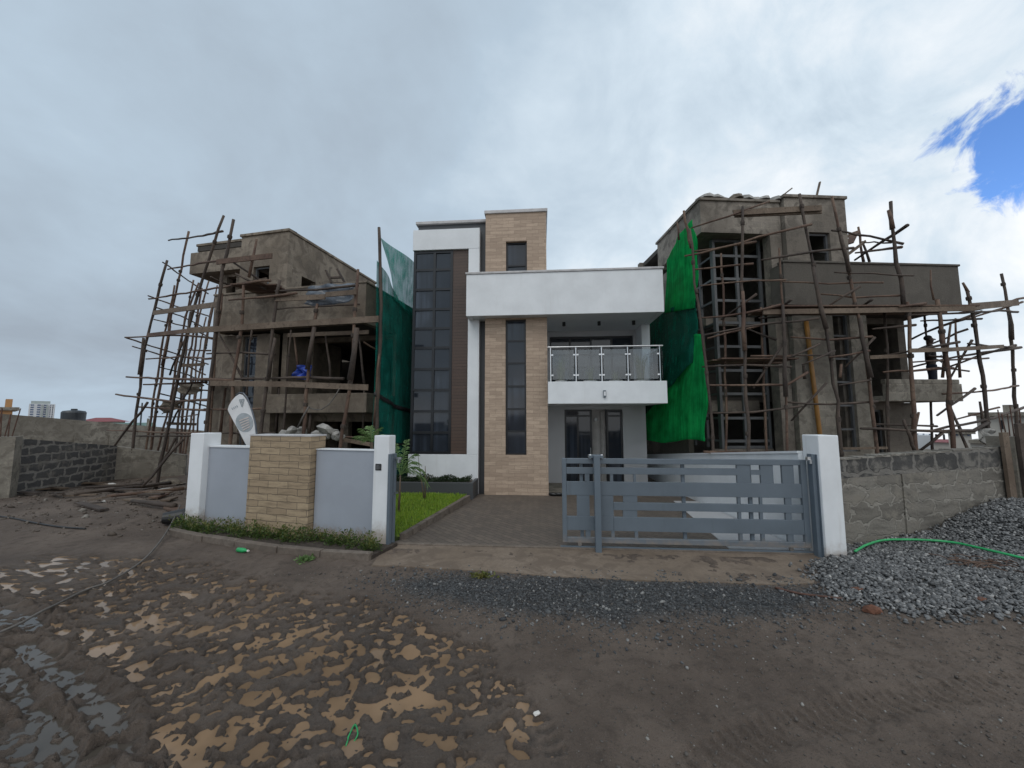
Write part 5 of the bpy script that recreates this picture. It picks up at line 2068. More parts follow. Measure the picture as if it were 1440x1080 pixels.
m = MB().box(GX0, GX0 + .07, -.03, .03, .245, 1.545).box(GX1 - .085, GX1, -.03, .03, .245, 1.545)
L0, L1 = GX0 + .071, GX1 - .086
m.box(L0, L1, -.03, .03, gz[165], gz[140]).box(L0, L1, -.03, .03, gz[520], gz[497])
m.build('frame', M['gate'], gate, bevel=.006)
xa = gxx(862, 190)                               # end of the open bars, start of the tall plates
slats = [(L0, xa, gz[212], gz[182], 0), (L0, L1, gz[308], gz[247], 0), (gxx(322, 355), L1, gz[372], gz[338], 0), (gxx(322, 430), L1, gz[465], gz[403], 0), (L0, gxx(322, 430) - .002, gz[465], gz[403], 0)]
for a, b_, z0, z1, _ in slats:
    MB().box(a, b_, -.022, .022, z0, z1).build('slat', M['gate'], gate, bevel=.004)
sts = []
for l, r_ in ((862, 920), (966, 1022), (1060, 1112), (1156, 1166)):
    sts.append((gxx(l, 205), min(gxx(r_, 205), L1), gz[247] + .002, gz[165] - .002))
sts.append((gxx(921, 195), gxx(965, 195), gz[212] + .01, gz[182] - .02))
for l, r_ in ((195, 215), (306, 319), (408, 419)):
    sts.append((gxx(l, 230), gxx(r_, 230), gz[247] + .002, gz[212] - .002))
for l, r_ in ((160, 216), (263, 321)):
    sts.append((gxx(l, 355), gxx(r_, 355), gz[403] + .002, gz[308] - .002))
for l, r_ in ((363, 425), (865, 879), (962, 974), (1074, 1102)):
    sts.append((gxx(l, 322), gxx(r_, 322), gz[338] + .002, gz[308] - .002))
for l, r_ in ((363, 425), (868, 882), (963, 977), (1076, 1103)):
    sts.append((gxx(l, 388), gxx(r_, 388), gz[403] + .002, gz[372] - .002))
for l, r_ in ((199, 221), (312, 326), (415, 429), (873, 888), (970, 985), (1085, 1112)):
    sts.append((gxx(l, 480), gxx(r_, 480), gz[497] + .002, gz[465] - .002))
for a, b_, z0, z1 in sts:
    MB().box(a, b_, -.018, .018, z0, z1).build('upright', M['gate'], gate)
# hidden-side stiffeners seen through the openings
for px_ in (.62, 2.2, 3.2):
    MB().box(px_, px_ + .05, .031, .071, .26, 1.53).build('stiffener', M['gate_post'], gate)
for px_ in (.6, 3.75):
    w_ = MB()
    w_.tube([(px_, -.015, .218), (px_, .015, .218)], .03, 14)
    w_.build('wheel', M['steel'], gate)
gp = thing('gate_guide_post', 'grey square steel guide post standing before the sliding gate', 'post', (.87, -4.32, 0))
MB().box(-.046, .046, -.045, .045, .05, 1.60).build('post', M['gate_post'], gp, bevel=.005)
MB().box(-.11, .11, .046, .19, 1.555, 1.60).build('guide_bracket', M['gate_post'], gp)
for s in (-1, 1):
    MB().lathe([(.02, 1.545), (.024, 1.55), (.024, 1.60), (.018, 1.612)], 10, (s * .09, .08, 0)).build('roller', M['steel'], gp)
rc = thing('gate_latch_post', 'grey steel channel fixed to the white pillar by the lawn', 'post', (gx0, gy0, gz0), ga)
MB().box(-.138, -.09, -.012, .07, -.03, 1.44).box(-.138, -.10, .071, .085, -.03, 1.44).box(-.138, -.088, .086, .165, -.03, 1.44).build('channel', M['gate_post'], rc, bevel=.004)
MB().box(-.087, .03, .10, .13, 1.35, 1.38).box(-.03, .0, .09, .14, 1.29, 1.349).build('catch', M['steel'], rc)
MB().box(-.087, -.02, .10, .12, .80, .82).build('catch', M['steel'], rc)
rr_ = thing('gate_end_post', 'grey steel end channel standing against the right white gate pillar', 'post', (4.045, -4.33, 0))
MB().box(0, .05, 0, .1, .1, 1.64).box(.052, .10, -.03, .02, .1, 1.64).build('channel', M['gate_post'], rr_)
MB().box(-.05, .0, .01, .06, 1.54, 1.60).tube([(-.02, .0, 1.50), (-.02, .0, 1.56)], .022, 8).build('stop_roller', M['steel'], rr_)

# hedge strip and kerb
hd = thing('low_hedge', 'low green hedge of small leafy plants along the foot of the grey wall', 'hedge', (gx0, gy0, gz0), ga)
r = np.random.RandomState(21)
cl = [(u, r.uniform(-.30, -.08), r.uniform(.08, .16), r.uniform(.14, .32)) for u in np.linspace(-4.30, -.08, 34) + r.normal(0, .04, 34)]
pts, tips, dirs = [], [], []
for u, w_, rad, hh in cl:
    n = int(70 + 900 * rad)
    d = r.normal(size=(n, 3))
    d[:, 2] = np.abs(d[:, 2])
    d /= np.linalg.norm(d, axis=1)[:, None]
    q = d * (r.rand(n, 1) ** .5) * [rad * 1.2, rad, hh] + [u, w_, -.02]
    pts.append(q)
    dirs.append(d)
    for _ in range(r.randint(3, 8)):            # sprigs that stick out of the clump
        dd = np.array([r.normal(0, .5), r.normal(-.2, .4), 1.0])
        L = r.uniform(.10, .20) + hh * .55
        t_ = np.linspace(.35, 1, 9)[:, None]
        tips.append(np.array([u, w_, 0]) + dd * t_ * L * .85 + r.normal(0, .008, (9, 3)))
V, F = leaf_cloud(np.concatenate(pts), .042, 22, np.concatenate(dirs))
mesh_np('foliage', V, F, M['leaf_hedge'], hd)
V, F = leaf_cloud(np.concatenate(tips), .036, 23)
mesh_np('sprigs', V, F, M['leaf_hedge_tip'], hd)
kb = MB()
g = random.Random(31)
ks = [on_ground(px, py) for px, py in ((236, 752), (285, 762), (330, 770), (390, 778), (450, 784), (520, 789))]
for a, b_ in zip(ks, ks[1:]):
    L = max(1, int((b_ - a).length / .8))
    for i in range(L):
        p, q = a.lerp(b_, i / L), a.lerp(b_, (i + 1) / L)
        d = (q - p) * .006
        p.z = q.z = .175 + g.uniform(-.01, .008)
        kb.bar(p + d + Vector((0, .05, 0)), q - d + Vector((0, .05 + g.uniform(-.012, .012), 0)), .11, .16)
structure(kb.build('kerb', M['kerb'], None, bevel=.012))
structure(slab_xy(MB(), [(ks[0].x, ks[0].y + .06)] + [(k_.x, k_.y + .06) for k_ in ks[1:]] + [tuple(to_world('G', (-.0, .1, 0)))[:2], tuple(to_world('G', (-4.5, .1, 0)))[:2]], .20, .25).build('hedge_soil', simple('dark_soil', (.05, .038, .03), .95, .3, 14, bump=.6)))

# ------------------------------------------------------------------ feather flag
fl = thing('feather_flag', 'white teardrop flag with grey disc leaning behind the grey street wall', 'flag')
FY = .75


def zF(x, y):
    return at_y(300 + x / 10.8, 540 + y / 10.8, FY, 'G')


edge = [(545, 980), (500, 930), (440, 820), (370, 680), (300, 555), (240, 440), (218, 390), (235, 330), (275, 260), (330, 195), (395, 152), (440, 165), (485, 215), (530, 300), (570, 400), (605, 520), (628, 640), (640, 760), (620, 860), (580, 950)]
P = [zF(*p) for p in edge]
n = len(P)
cx = sum(P, Vector()) / n


def flag_panel(poly, name, mat, off, parent):
    poly = [p + Vector((0, off, 0)) for p in poly]
    n = len(poly)
    m = MB()
    b2 = [p + Vector((0, .012, 0)) for p in poly]
    m.add([to_world('G', p) for p in poly + b2], [tuple(range(n)), tuple(range(2 * n - 1, n - 1, -1))] + [(i, i + n, (i + 1) % n + n, (i + 1) % n) for i in range(n)])
    return m.build(name, mat, parent)


cloth_ = flag_panel(P, 'flag_cloth', M['flag'], 0, fl)
disc = [zF(475 + 132 * math.cos(a) + 10 * math.sin(a), 585 + 145 * math.sin(a)) for a in [2 * math.pi * i / 28 for i in range(28)]]
ds = flag_panel(disc, 'disc_print', M['flag_grey'], -.006, cloth_)
disc2 = [zF(485, 800) + (p - zF(475, 585)) * .62 for p in disc]
lines = MB()
for k_ in range(5):
    y = 530 + k_ * 36
    a, b_ = zF(400 + 14 * k_, y + 30), zF(545 + 4 * k_, y - 26)
    lines.bar(to_world('G', a + Vector((0, -.012, 0))), to_world('G', b_ + Vector((0, -.012, 0))), .004, .022)
lines.build('text_print', M['flag_line'], ds)
lg = MB()
for a, b_ in (((400, 240), (470, 230)), ((470, 230), (440, 345)), ((400, 240), (440, 345)), ((430, 265), (462, 300)), ((415, 285), (440, 250))):
    lg.bar(to_world('G', zF(*a) + Vector((0, -.008, 0))), to_world('G', zF(*b_) + Vector((0, -.008, 0))), .004, .022)
for k_ in range(4):
    lg.bar(to_world('G', zF(285 + 24 * k_, 362 - 12 * k_) + Vector((0, -.008, 0))), to_world('G', zF(300 + 24 * k_, 385 - 12 * k_) + Vector((0, -.008, 0))), .004, .02)
lg.build('emblem_print', M['flag_grey'], cloth_)
rim = [zF(*p) for p in ((600, 990), (655, 770), (632, 600), (600, 470), (560, 340), (505, 205), (450, 140), (395, 132), (340, 170))]
MB().tube([to_world('G', p + Vector((0, .01, 0))) for p in rim], .016, 6).build('pole', M['tarp_grey'], fl)
b0 = zF(600, 990)
MB().tube([to_world('G', b0 + Vector((0, .01, 0))), to_world('G', Vector((b0.x - .02, FY + .01, -.15)))], .018, 6).build('pole', M['tarp_grey'], fl)

# ------------------------------------------------------------------ young palm and sapling on the lawn
def frond(mb, base, tip, droop, nl, L, seed):
    g = random.Random(seed)
    base, tip = Vector(base), Vector(tip)
    pts = []
    for i in range(11):
        t = i / 10
        p = base.lerp(tip, t)
        p.z += math.sin(t * math.pi * .9) * droop
        pts.append(p)
    mb.tube(pts, [.010 * (1 - .8 * i / 10) + .002 for i in range(11)], 5)
    for i in range(nl):
        t = .18 + .8 * i / nl
        k = min(int(t * 10), 9)
        p = pts[k].lerp(pts[k + 1], t * 10 - k)
        d = (pts[k + 1] - pts[k]).normalized()
        s = d.cross(Vector((0, 0, 1))).normalized()
        for sg in (-1, 1):
            ll = L * (1 - .5 * abs(t - .5)) * g.uniform(.8, 1.1)
            q = p + (s * sg * .75 + d * .7).normalized() * ll + Vector((0, 0, -ll * g.uniform(.25, .75)))
            mid = p.lerp(q, .5) + Vector((0, 0, ll * .12))
            w_ = d * .011
            mb.add([p - w_ * .4, p + w_ * .4, mid + w_, q, mid - w_], [(0, 1, 2, 3, 4)])


pm = thing('young_palm', 'young palm with arching fronds on the lawn beside the gate channel', 'palm')
pb_ = at_z(560, 722, .17)
crown = at_y(563, 668, pb_.y)
m = MB().tube([(pb_.x, pb_.y, .1), pb_.lerp(crown, .5) + Vector((.01, 0, 0)), crown], [.030, .022, .014], 8)
m.build('trunk', M['bark'], pm, smooth=True)
for k_, (tx, ty, dy, dr) in enumerate([(598, 668, .1, .16), (556, 624, .25, .05), (585, 640, -.1, .10), (548, 648, .3, .12), (590, 655, .35, .15), (572, 618, .2, .02), (604, 690, -.15, .22)]):
    tip = at_y(tx, ty, pb_.y + dy)
    m = MB()
    frond(m, crown, tip, dr * 1.1, 17, .17, 50 + k_)
    m.build('frond', M['palm'], pm)
sp = thing('sapling', 'thin leafless sapling with two stems on the lawn', 'sapling')
sb = at_z(598, 702, .17)
t1, t2, t3 = at_y(598, 655, sb.y), at_y(590, 660, sb.y), at_y(604, 668, sb.y)
MB().tube([(sb.x, sb.y, .1), sb.lerp(t1, .5), t1], [.022, .016, .006], 7).build('stem', M['bark'], sp, smooth=True)
MB().tube([(sb.x - .02, sb.y, .1), sb.lerp(t2, .5) + Vector((-.01, 0, 0)), t2, at_y(588, 640, sb.y)], [.018, .014, .008, .004], 7).build('stem', M['bark'], sp, smooth=True)
MB().tube([sb.lerp(t1, .45), t3], [.010, .004], 6).build('twig', M['bark'], sp)
# palm growing in the left plot, its fronds showing over the wall
p2 = thing('palm', 'low palm whose fronds show over the wall beside the teal net', 'palm')
c2 = at_y(523, 622, 1.2, 'G')
m = MB()
c2w = to_world('G', c2)
MB().tube([(c2w.x, c2w.y, 0), c2w], [.05, .03], 8).build('trunk', M['bark'], p2)
for k_, (tx, ty) in enumerate([(508, 604), (514, 618), (532, 604), (520, 600), (502, 614), (540, 612)]):
    m = MB()
    frond(m, c2w, to_world('G', at_y(tx, ty, 1.2 + .1 * k_ - .2, 'G')), .05, 14, .18, 70 + k_)
    m.build('frond', M['palm'], p2)

# pots of grassy plants on the balcony
for k_, (px, wdt, ht, nb, lab) in enumerate([(789, .17, .85, 60, 'white pot with tall grassy leaves at the left end of the glass balcony'),
                                            (830, .19, .55, 34, 'white pot with short sparse leaves, second from left on the balcony'),
                                            (866, .19, .40, 26, 'white pot with the lowest leaves, third from left on the balcony'),
                                            (901, .18, .95, 90, 'white pot with a bushy sheaf of leaves at the right end of the balcony')]):
    p = at_y(px, 533, .85)
    pt = thing('potted_plant', lab, 'potted plant', (p.x, .85, 2.722), 0, 'potted plants on the balcony')
    MB().lathe([(wdt * .7, 0), (wdt, .50), (wdt * 1.06, .51), (wdt * 1.06, .56), (wdt * .9, .56), (wdt * .88, .50)], 20).build('pot', M['pot'], pt, smooth=False)
    g = random.Random(80 + k_)
    m = MB()
    for b__ in range(nb):
        a = g.uniform(0, 2 * math.pi)
        o_ = Vector((math.cos(a), math.sin(a), 0))
        L = ht * g.uniform(.55, 1.1)
        lean = g.uniform(.05, .55) * L * .6
        q0 = o_ * g.uniform(0, wdt * .6) + Vector((0, 0, .5))
        q1, q2 = q0 + o_ * lean * .35 + Vector((0, 0, L * .65)), q0 + o_ * lean * 1.3 + Vector((0, 0, L * .95))
        s_ = Vector((-o_.y, o_.x, 0)) * .009
        m.add([q0 - s_, q0 + s_, q1 + s_, q1 - s_, q2], [(0, 1, 2, 3), (3, 2, 4)])
    m.build('leaves', M['leaf_pot'], pt)
# shoes by the porch
for k_, px in enumerate((778.5, 785.5)):
    p = at_z(px, 694, .06)
    m = MB().blob((0, 0, .045), (.05, .13, .055), 30 + k_, 2, .12, -.045)
    o = m.build('shoe', M['shoe'], None, smooth=True)
    o.location = (p.x, max(p.y, .0) + .0, dz(.2) + .0)
    o.location.y = .30
    o.location.x = .27 + .16 * k_ + .05
    o.rotation_euler = (0, 0, D2R(70 + 12 * k_))
    tag(o, 'black shoe left by the stone column at the porch edge', 'shoe', 'pair of shoes at the porch')

# ================================================================== WALLS AND THINGS AROUND
RA, RB = Vector((4.75, -3.78)), Vector((8.35, -2.90))
ang = math.atan2((RB - RA).y, (RB - RA).x)
Lr = (RB - RA).length
rw = thing('stone_block_wall', 'rough grey stone block wall with dark top course right of the gate', 'wall', (RA.x, RA.y, 0), ang)
lc = lambda q: 1.19 + .13 * q / Lr
MB().prism([(0, -.2), (1.3, -.2), (1.3, lc(1.3)), (0, lc(0))], 0, .22).prism([(1.3, -.2), (1.36, -.2), (1.36, lc(1.36)), (1.3, lc(1.3))], .03, .22).prism([(1.36, -.2), (Lr, -.2), (Lr, lc(Lr)), (1.36, lc(1.36))], .012, .22).build('lower_courses', M['block_pale'], rw)
MB().prism([(0, lc(0) + .002), (Lr, lc(Lr) + .002), (Lr, 1.65), (0, 1.49)], .014, .21).build('top_course', M['block_top'], rw)
mt = MB()
g = random.Random(14)
x = 0
while x < Lr - .05:
    w_ = g.uniform(.12, .4)
    zc = 1.49 + .16 * (x + w_ / 2) / Lr
    mt.box(x, min(x + w_, Lr), .0 + g.uniform(.0, .02), .2, zc - .006, zc + g.uniform(.008, .035))
    x += w_
mt.build('mortar_capping', M['block_pale'], rw)


def wall_pt(u, px_unused=None):
    d = (RB - RA).normalized()
    return RA + d * u


colr = thing('concrete_column', 'raw concrete column with rusty bars at the right end of the block wall', 'column', (RB.x + .0, RB.y, 0), ang)
MB().box(.05, .55, -.06, .3, -.2, 1.84).build('shaft', M['concrete'], colr)
for k_ in range(5):
    MB().tube([(.10 + .09 * k_, .05 + .1 * (k_ % 2), 1.8), (.10 + .09 * k_ + .02 * (k_ - 2), .06 + .1 * (k_ % 2), 2.25 + .08 * (k_ % 3))], .009, 5).build('rebar', M['rust'], colr)
pk = at_y(1411, 606, .0)
for k_, (xa_, lab, z1, w_) in enumerate([(-.10, 'pale upright formwork plank at the right end of the block wall', 1.92, .14), (.28, 'dark wide formwork board behind the pale upright plank', 2.08, .34)]):
    o = MB().box(-w_ / 2, w_ / 2, -.025, .025, -.1, z1).build('formwork_plank', M['plank'] if k_ == 0 else M['pole_dark'])
    d = (RB - RA).normalized()
    p = RB + d * xa_ + Vector((d.y, -d.x)) * (.05 if k_ == 0 else .10)
    o.location = (p.x, p.y, 0)
    o.rotation_euler = (0, D2R(-1.5), ang)
    tag(o, lab, 'plank')

# hose and other lines
def lay_line(name, pix, r_, mat, label, cat, lift=.02, zs=None, smooth=2):
    pts = []
    for i, (a, b_) in enumerate(pix):
        p = on_ground(a, b_)
        p.z += lift + (zs[i] if zs else 0)
        pts.append(p)
    out = []
    for i in range(len(pts) - 1):
        p0, p1, p2, p3 = pts[max(i - 1, 0)], pts[i], pts[i + 1], pts[min(i + 2, len(pts) - 1)]
        for k in range(6):
            t = k / 6
            q = .5 * ((2 * p1) + (p2 - p0) * t + (2 * p0 - 5 * p1 + 4 * p2 - p3) * t * t + (3 * p1 - p0 - 3 * p2 + p3) * t ** 3)
            out.append(q)
    out.append(pts[-1])
    zz_ = [max(q.z, ground_z(q.x, q.y) + r_) for q in out]
    for _ in range(smooth):
        zz_ = [max(zz_[i], (zz_[max(i - 2, 0)] + zz_[max(i - 1, 0)] + zz_[i] + zz_[min(i + 1, len(zz_) - 1)] + zz_[min(i + 2, len(zz_) - 1)]) / 5) for i in range(len(zz_))]
    for q, z_ in zip(out, zz_):
        q.z = z_
    return tag(MB().tube(out, r_, 7).build(name, mat, None, smooth=True), label, cat)


lay_line('hose', [(1203, 782), (1220, 772), (1245, 766), (1290, 765), (1340, 769), (1390, 780), (1440, 792), (1500, 806)], .017, M['hose'], 'green hose curving over the gravel heap on the right', 'hose', .065, None, 4)
lay_line('cable', [(252, 730), (236, 752), (205, 790), (160, 820), (118, 838), (60, 866), (20, 888), (-60, 920)], .012, M['rope'], 'grey cable running from the left pillar over the mud', 'cable', .03, [.25, .05, .03, .02, .02, .02, .02, .02])
lay_line('cable', [(120, 745), (80, 742), (40, 735), (0, 728), (-60, 722)], .014, M['black'], 'thin black cable lying on the rubble at the far left', 'cable', .02)
lay_line('string', [(497, 1047), (503, 1034), (498, 1022), (486, 1058)], .005, M['green_plastic'], 'short bright green string lying in the mud among puddles', 'string', .01)
lay_line('steel_bar', [(1090, 828), (1130, 838), (1185, 844)], .013, M['rust'], 'rusty thin bar lying at the edge of the gravel', 'bar', .015)

# boards, poles and rubbish on the left lot
deb = [('p', (18, 694), (84, 688), .16, 'pale broken board lying flat nearest the left concrete post', 'board'),
       ('p', (28, 690), (60, 684), .14, 'short pale board end above the broken board on the left lot', 'board'),
       ('p', (62, 687), (90, 690), .12, 'small splintered board lying beside the pale broken board', 'board'),
       ('p', (86, 678), (170, 686), .10, 'long thin lath lying at the foot of the dark block wall', 'board'),
       ('s', (105, 700), (240, 683), .06, 'long dark pole lying across the rubble left of the white pillar', 'pole'),
       ('s', (120, 690), (205, 686), .05, 'straight brown pole lying behind the long dark pole', 'pole'),
       ('s', (150, 703), (258, 692), .05, 'reddish pole lying lowest across the rubble near the pillar', 'pole'),
       ('s', (185, 710), (245, 718), .06, 'dark short log lying in front of the rubble', 'log'),
       ('p', (215, 703), (232, 698), .14, 'pinkish board scrap lying near the white pillar', 'board'),
       ('p', (232, 707), (244, 703), .12, 'pale board scrap lying right beside the white pillar', 'board'),
       ('p', (238, 716), (252, 723), .14, 'rust coloured board end leaning at the white pillar foot', 'board')]
for k_, (w_, a, b_, r_, lab, cat) in enumerate(deb):
    p, q = on_ground(*a), on_ground(*b_)
    if w_ == 'p':
        p.z += .05
        q.z += .06
        o = MB().bar(p, q, r_ * 1.5, .04).build('board', M['plank'] if k_ not in (8, 10) else M['pole'])
    else:
        p.z += .09
        q.z += .10
        o = stick([p, q], r_, random.Random(k_)).build('pole', M['pole_dark'] if k_ != 6 else M['pole'], None, smooth=True)
    tag(o, lab, cat)
rd = random.Random(202)
for k_ in range(16):
    px, py = rd.uniform(20, 250), rd.uniform(678, 712)
    a_ = rd.uniform(-.5, .5)
    p = on_ground(px, py)
    L_ = rd.uniform(.5, 1.6)
    q = p + Vector((math.cos(a_) * L_, math.sin(a_) * L_, 0))
    q.z = ground_z(q.x, q.y) + rd.uniform(.03, .14)
    p.z += rd.uniform(.02, .08)
    o = MB().bar(p, q, rd.uniform(.06, .18), .035).build('board', M['plank'] if rd.random() < .5 else M['pole_dark'])
    tag(o, 'splintered board strewn over the rubble of the left lot', 'board', 'splintered boards strewn over the left lot')
scr = [(238, 682, .34, .14, 'sack', 'brown crumpled sack heaped on the rubble by the white pillar', 'sack'), (154, 684, .16, .07, 'trash_white', 'white crumpled paper on the rubble under the scaffold pole', 'litter'),
       (237, 690, .20, .05, 'bag', 'pale flattened bag just below the brown sack', 'bag'), (146, 706, .05, .03, 'trash_white', 'small white scrap lying on the open dirt', 'litter'),
       (129, 713, .06, .03, 'yellow', 'small yellow scrap lying on the dirt', 'litter'), (222, 708, .07, .03, 'trash_white', 'white chip lying on the rubble before the pillar', 'litter')]
for k_, (px, py, s_, h_, mt_, lab, cat) in enumerate(scr):
    p = on_ground(px, py)
    o = MB().blob((0, 0, h_ * .4), (s_, s_ * .7, h_), 60 + k_, 2, .6, -.02).build(cat, M[mt_])
    o.location = p
    tag(o, lab, cat)
# black bucket-like lump by the pillar
p = on_ground(243, 738)
bk = thing('rubber_bucket', 'black rubber bucket lying on its side at the foot of the left pillar', 'bucket', (p.x, p.y, p.z + .14), D2R(35))
m = MB().lathe([(.10, 0), (.15, .30), (.165, .31), (.165, .34), (.14, .335), (.09, .02)], 16)
m.v = [(z - .15, x, y) for x, y, z in m.v]
m.build('bucket_body', M['black'], bk, smooth=False)
hb = MB().tube([(.17, .15 * math.cos(a), .15 * math.sin(a)) if False else (.16 + .05 * math.sin(a), .155 * math.cos(a), .02 + .12 * math.sin(a)) for a in [math.pi * i / 10 for i in range(11)]], .008, 5)
hb.build('handle', M['steel'], bk)
# green bottle, weeds, bricks
p = on_ground(341, 777)
bt = thing('bottle', 'green plastic bottle lying on the mud below the hedge kerb', 'bottle', (p.x, p.y, p.z + .035), D2R(-12))
m = MB().lathe([(.030, 0), (.034, .01), (.034, .13), (.014, .18), (.014, .20)], 12)
m.v = [(z - .1, x, y) for x, y, z in m.v]
m.build('bottle_body', M['green_plastic'], bt, smooth=True)
m = MB().lathe([(.016, .2005), (.016, .22)], 10)
m.v = [(z - .1, x, y) for x, y, z in m.v]
m.build('cap', M['trash_white'], bt)
for k_, (px, py, R_, mt_, lab) in enumerate([(676, 812, .10, 'leaf_hedge_tip', 'yellow green weed tuft at the edge of the concrete apron'), (430, 788, .10, 'palm', 'torn green leaves lying on the mud under the hedge')]):
    p = on_ground(px, py)
    r = np.random.RandomState(60 + k_)
    n = 160
    d = r.normal(size=(n, 3))
    d[:, 2] = np.abs(d[:, 2]) * .5
    q = np.array(p) + d * R_ * [.55, .4, .35]
    V, F = leaf_cloud(q, .05, 61 + k_)
    o = mesh_np('weed', V, F, M[mt_])
    tag(o, lab, 'weed')
for k_, (px, py, s_, lab) in enumerate([(1204, 831, .055, 'broken red brick piece on the gravel edge, upper of three'), (1226, 860, .075, 'flat broken red brick piece on the gravel edge nearest the road'), (1380, 845, .05, 'red brick lump low on the gravel heap at the right')]):
    p = on_ground(px, py)
    o = MB().blob((0, 0, s_ * .3), (s_ * 1.3, s_ * .8, s_ * .55), 90 + k_, 1, .35).build('brick_piece', M['brownbrick'])
    o.location = p
    tag(o, lab, 'brick')
for k_, (px, py, lab) in enumerate([(755, 1006, 'white paper scrap lying on the mud right of the puddles'), (1212, 833, 'small white scrap on the gravel beside the red brick'), (1168, 812, 'pale wood chip standing in the gravel edge')]):
    p = on_ground(px, py)
    o = MB().blob((0, 0, .012), (.028, .016, .012), 96 + k_, 1, .5).build('litter', M['trash_white'])
    o.location = p
    tag(o, lab, 'litter')
r = np.random.RandomState(15)
p = on_ground(1372, 797)
tw = MB()
for k_ in range(40):
    a = r.normal(.2, .9)
    c_ = Vector((p.x + r.normal(0, .20), p.y + r.normal(0, .12), 0))
    c_.z = ground_z(c_.x, c_.y) + .03 + r.uniform(0, .04)
    d = Vector((math.cos(a), math.sin(a), r.normal(0, .15))) * r.uniform(.05, .15)
    tw.tube([c_ - d, c_ + Vector((0, 0, .02)), c_ + d], .006, 4)
tag(tw.build('twigs', M['pole']), 'dry brown twigs lying on the gravel heap under the hose', 'twigs', kind='stuff')

# left: concrete post, dark block wall, plain wall, then the old wall behind
post = thing('concrete_post', 'square raw concrete post at the far left edge with rusty bars on top', 'post', (-13.72, -1.62, 0), D2R(40))
MB().box(-.35, .2, -.2, .2, -.3, 1.72).build('shaft', M['concrete'], post)
for k_ in range(6):
    MB().tube([(-.2 + .12 * (k_ % 3), -.1 + .2 * (k_ // 3), 1.7), (-.2 + .12 * (k_ % 3) + .03 * (k_ - 2), -.1 + .2 * (k_ // 3), 2.3 + .15 * (k_ % 2))], .012, 5).build('rebar', M['rust'], post)
A_, B_ = Vector((-13.98, -1.38)), Vector((-15.55, 3.0))
ang2 = math.atan2((B_ - A_).y, (B_ - A_).x)


def wall_between(name, label, A, B, z0, za, zb, mat, thick=.2):
    d = B - A
    L = d.length
    o = thing(name, label, 'wall', (A.x, A.y, 0), math.atan2(d.y, d.x))
    vs = [(0, 0, z0), (L, 0, z0), (L, thick, z0), (0, thick, z0), (0, 0, za), (L, 0, zb), (L, thick, zb), (0, thick, za)]
    MB().add(vs, [(0, 3, 2, 1), (4, 5, 6, 7), (0, 1, 5, 4), (1, 2, 6, 5), (2, 3, 7, 6), (3, 0, 4, 7)]).build('wall_face', mat, o)
    return o


def over(px, py, ref):
    """height where the pixel's ray passes over the ground point ref"""
    d = pix_ray(px, py)
    t = (Vector((ref.x, ref.y)) - CP.xy).dot(d.xy) / d.xy.dot(d.xy)
    q = CP + d * t
    return q


W1 = over(20, 616, Vector((-13.98, -1.38)))
W2 = over(165, 627, Vector((-14.35, 2.2)))
W3 = over(262, 640, Vector((-12.6, 3.4)))
wall_between('block_wall', 'dark stone block wall with thick pale joints on the left lot', W1.xy, W2.xy, -.3, W1.z, W2.z, M['block'])
wall_between('render_wall', 'plain grey rendered wall continuing right of the dark block wall', W2.xy, W3.xy, -.3, W2.z - .02, W3.z, M['concrete'])
V1, V2 = over(-80, 578, Vector((-25, 7))), over(262, 612, Vector((-16, 17)))
V1, V2 = over(-80, 575, Vector((-24, 3.5))), over(290, 606, Vector((-16, 17)))
ow = wall_between('old_wall', 'long brown weathered wall with stains behind the dark block wall', V1.xy, V2.xy, -.3, V1.z, V2.z, M['concrete'])
d = V2.xy - V1.xy
for k_ in range(7):
    MB().box(1.2 + k_ * d.length / 7.5, 1.45 + k_ * d.length / 7.5, -.06, -.002, -.3, min(V1.z, V2.z) - .02).build('pier', M['concrete'], ow)
# water tank, apartment block, houses far off
def far_pt(px, py, dist):
    d = pix_ray(px, py)
    return CP + d * (dist / d.xy.length)


t0 = far_pt(102, 600, 30)
t1_ = far_pt(102, 578, 30)
tk = thing('water_tank', 'black round water tank standing behind the old brown wall', 'water tank', (t0.x, t0.y, 0))
zb, zt = t0.z - .9, t1_.z
MB().lathe([(.44, zb), (.46, zb + .1), (.44, zb + .2), (.46, zb + .35), (.44, zb + .5), (.46, zb + .7), (.44, zb + .9), (.46, zb + 1.1), (.44, zb + 1.3), (.45, zt - .08), (.40, zt), (.18, zt + .04)], 24).build('tank_body', M['tank'], tk, smooth=False)
MB().lathe([(.12, zt + .03), (.12, zt + .11), (.09, zt + .12)], 14).build('lid', M['tank'], tk)
MB().box(-.5, .5, -.5, .5, -.2, zb - .002).build('stand', M['concrete'], tk)


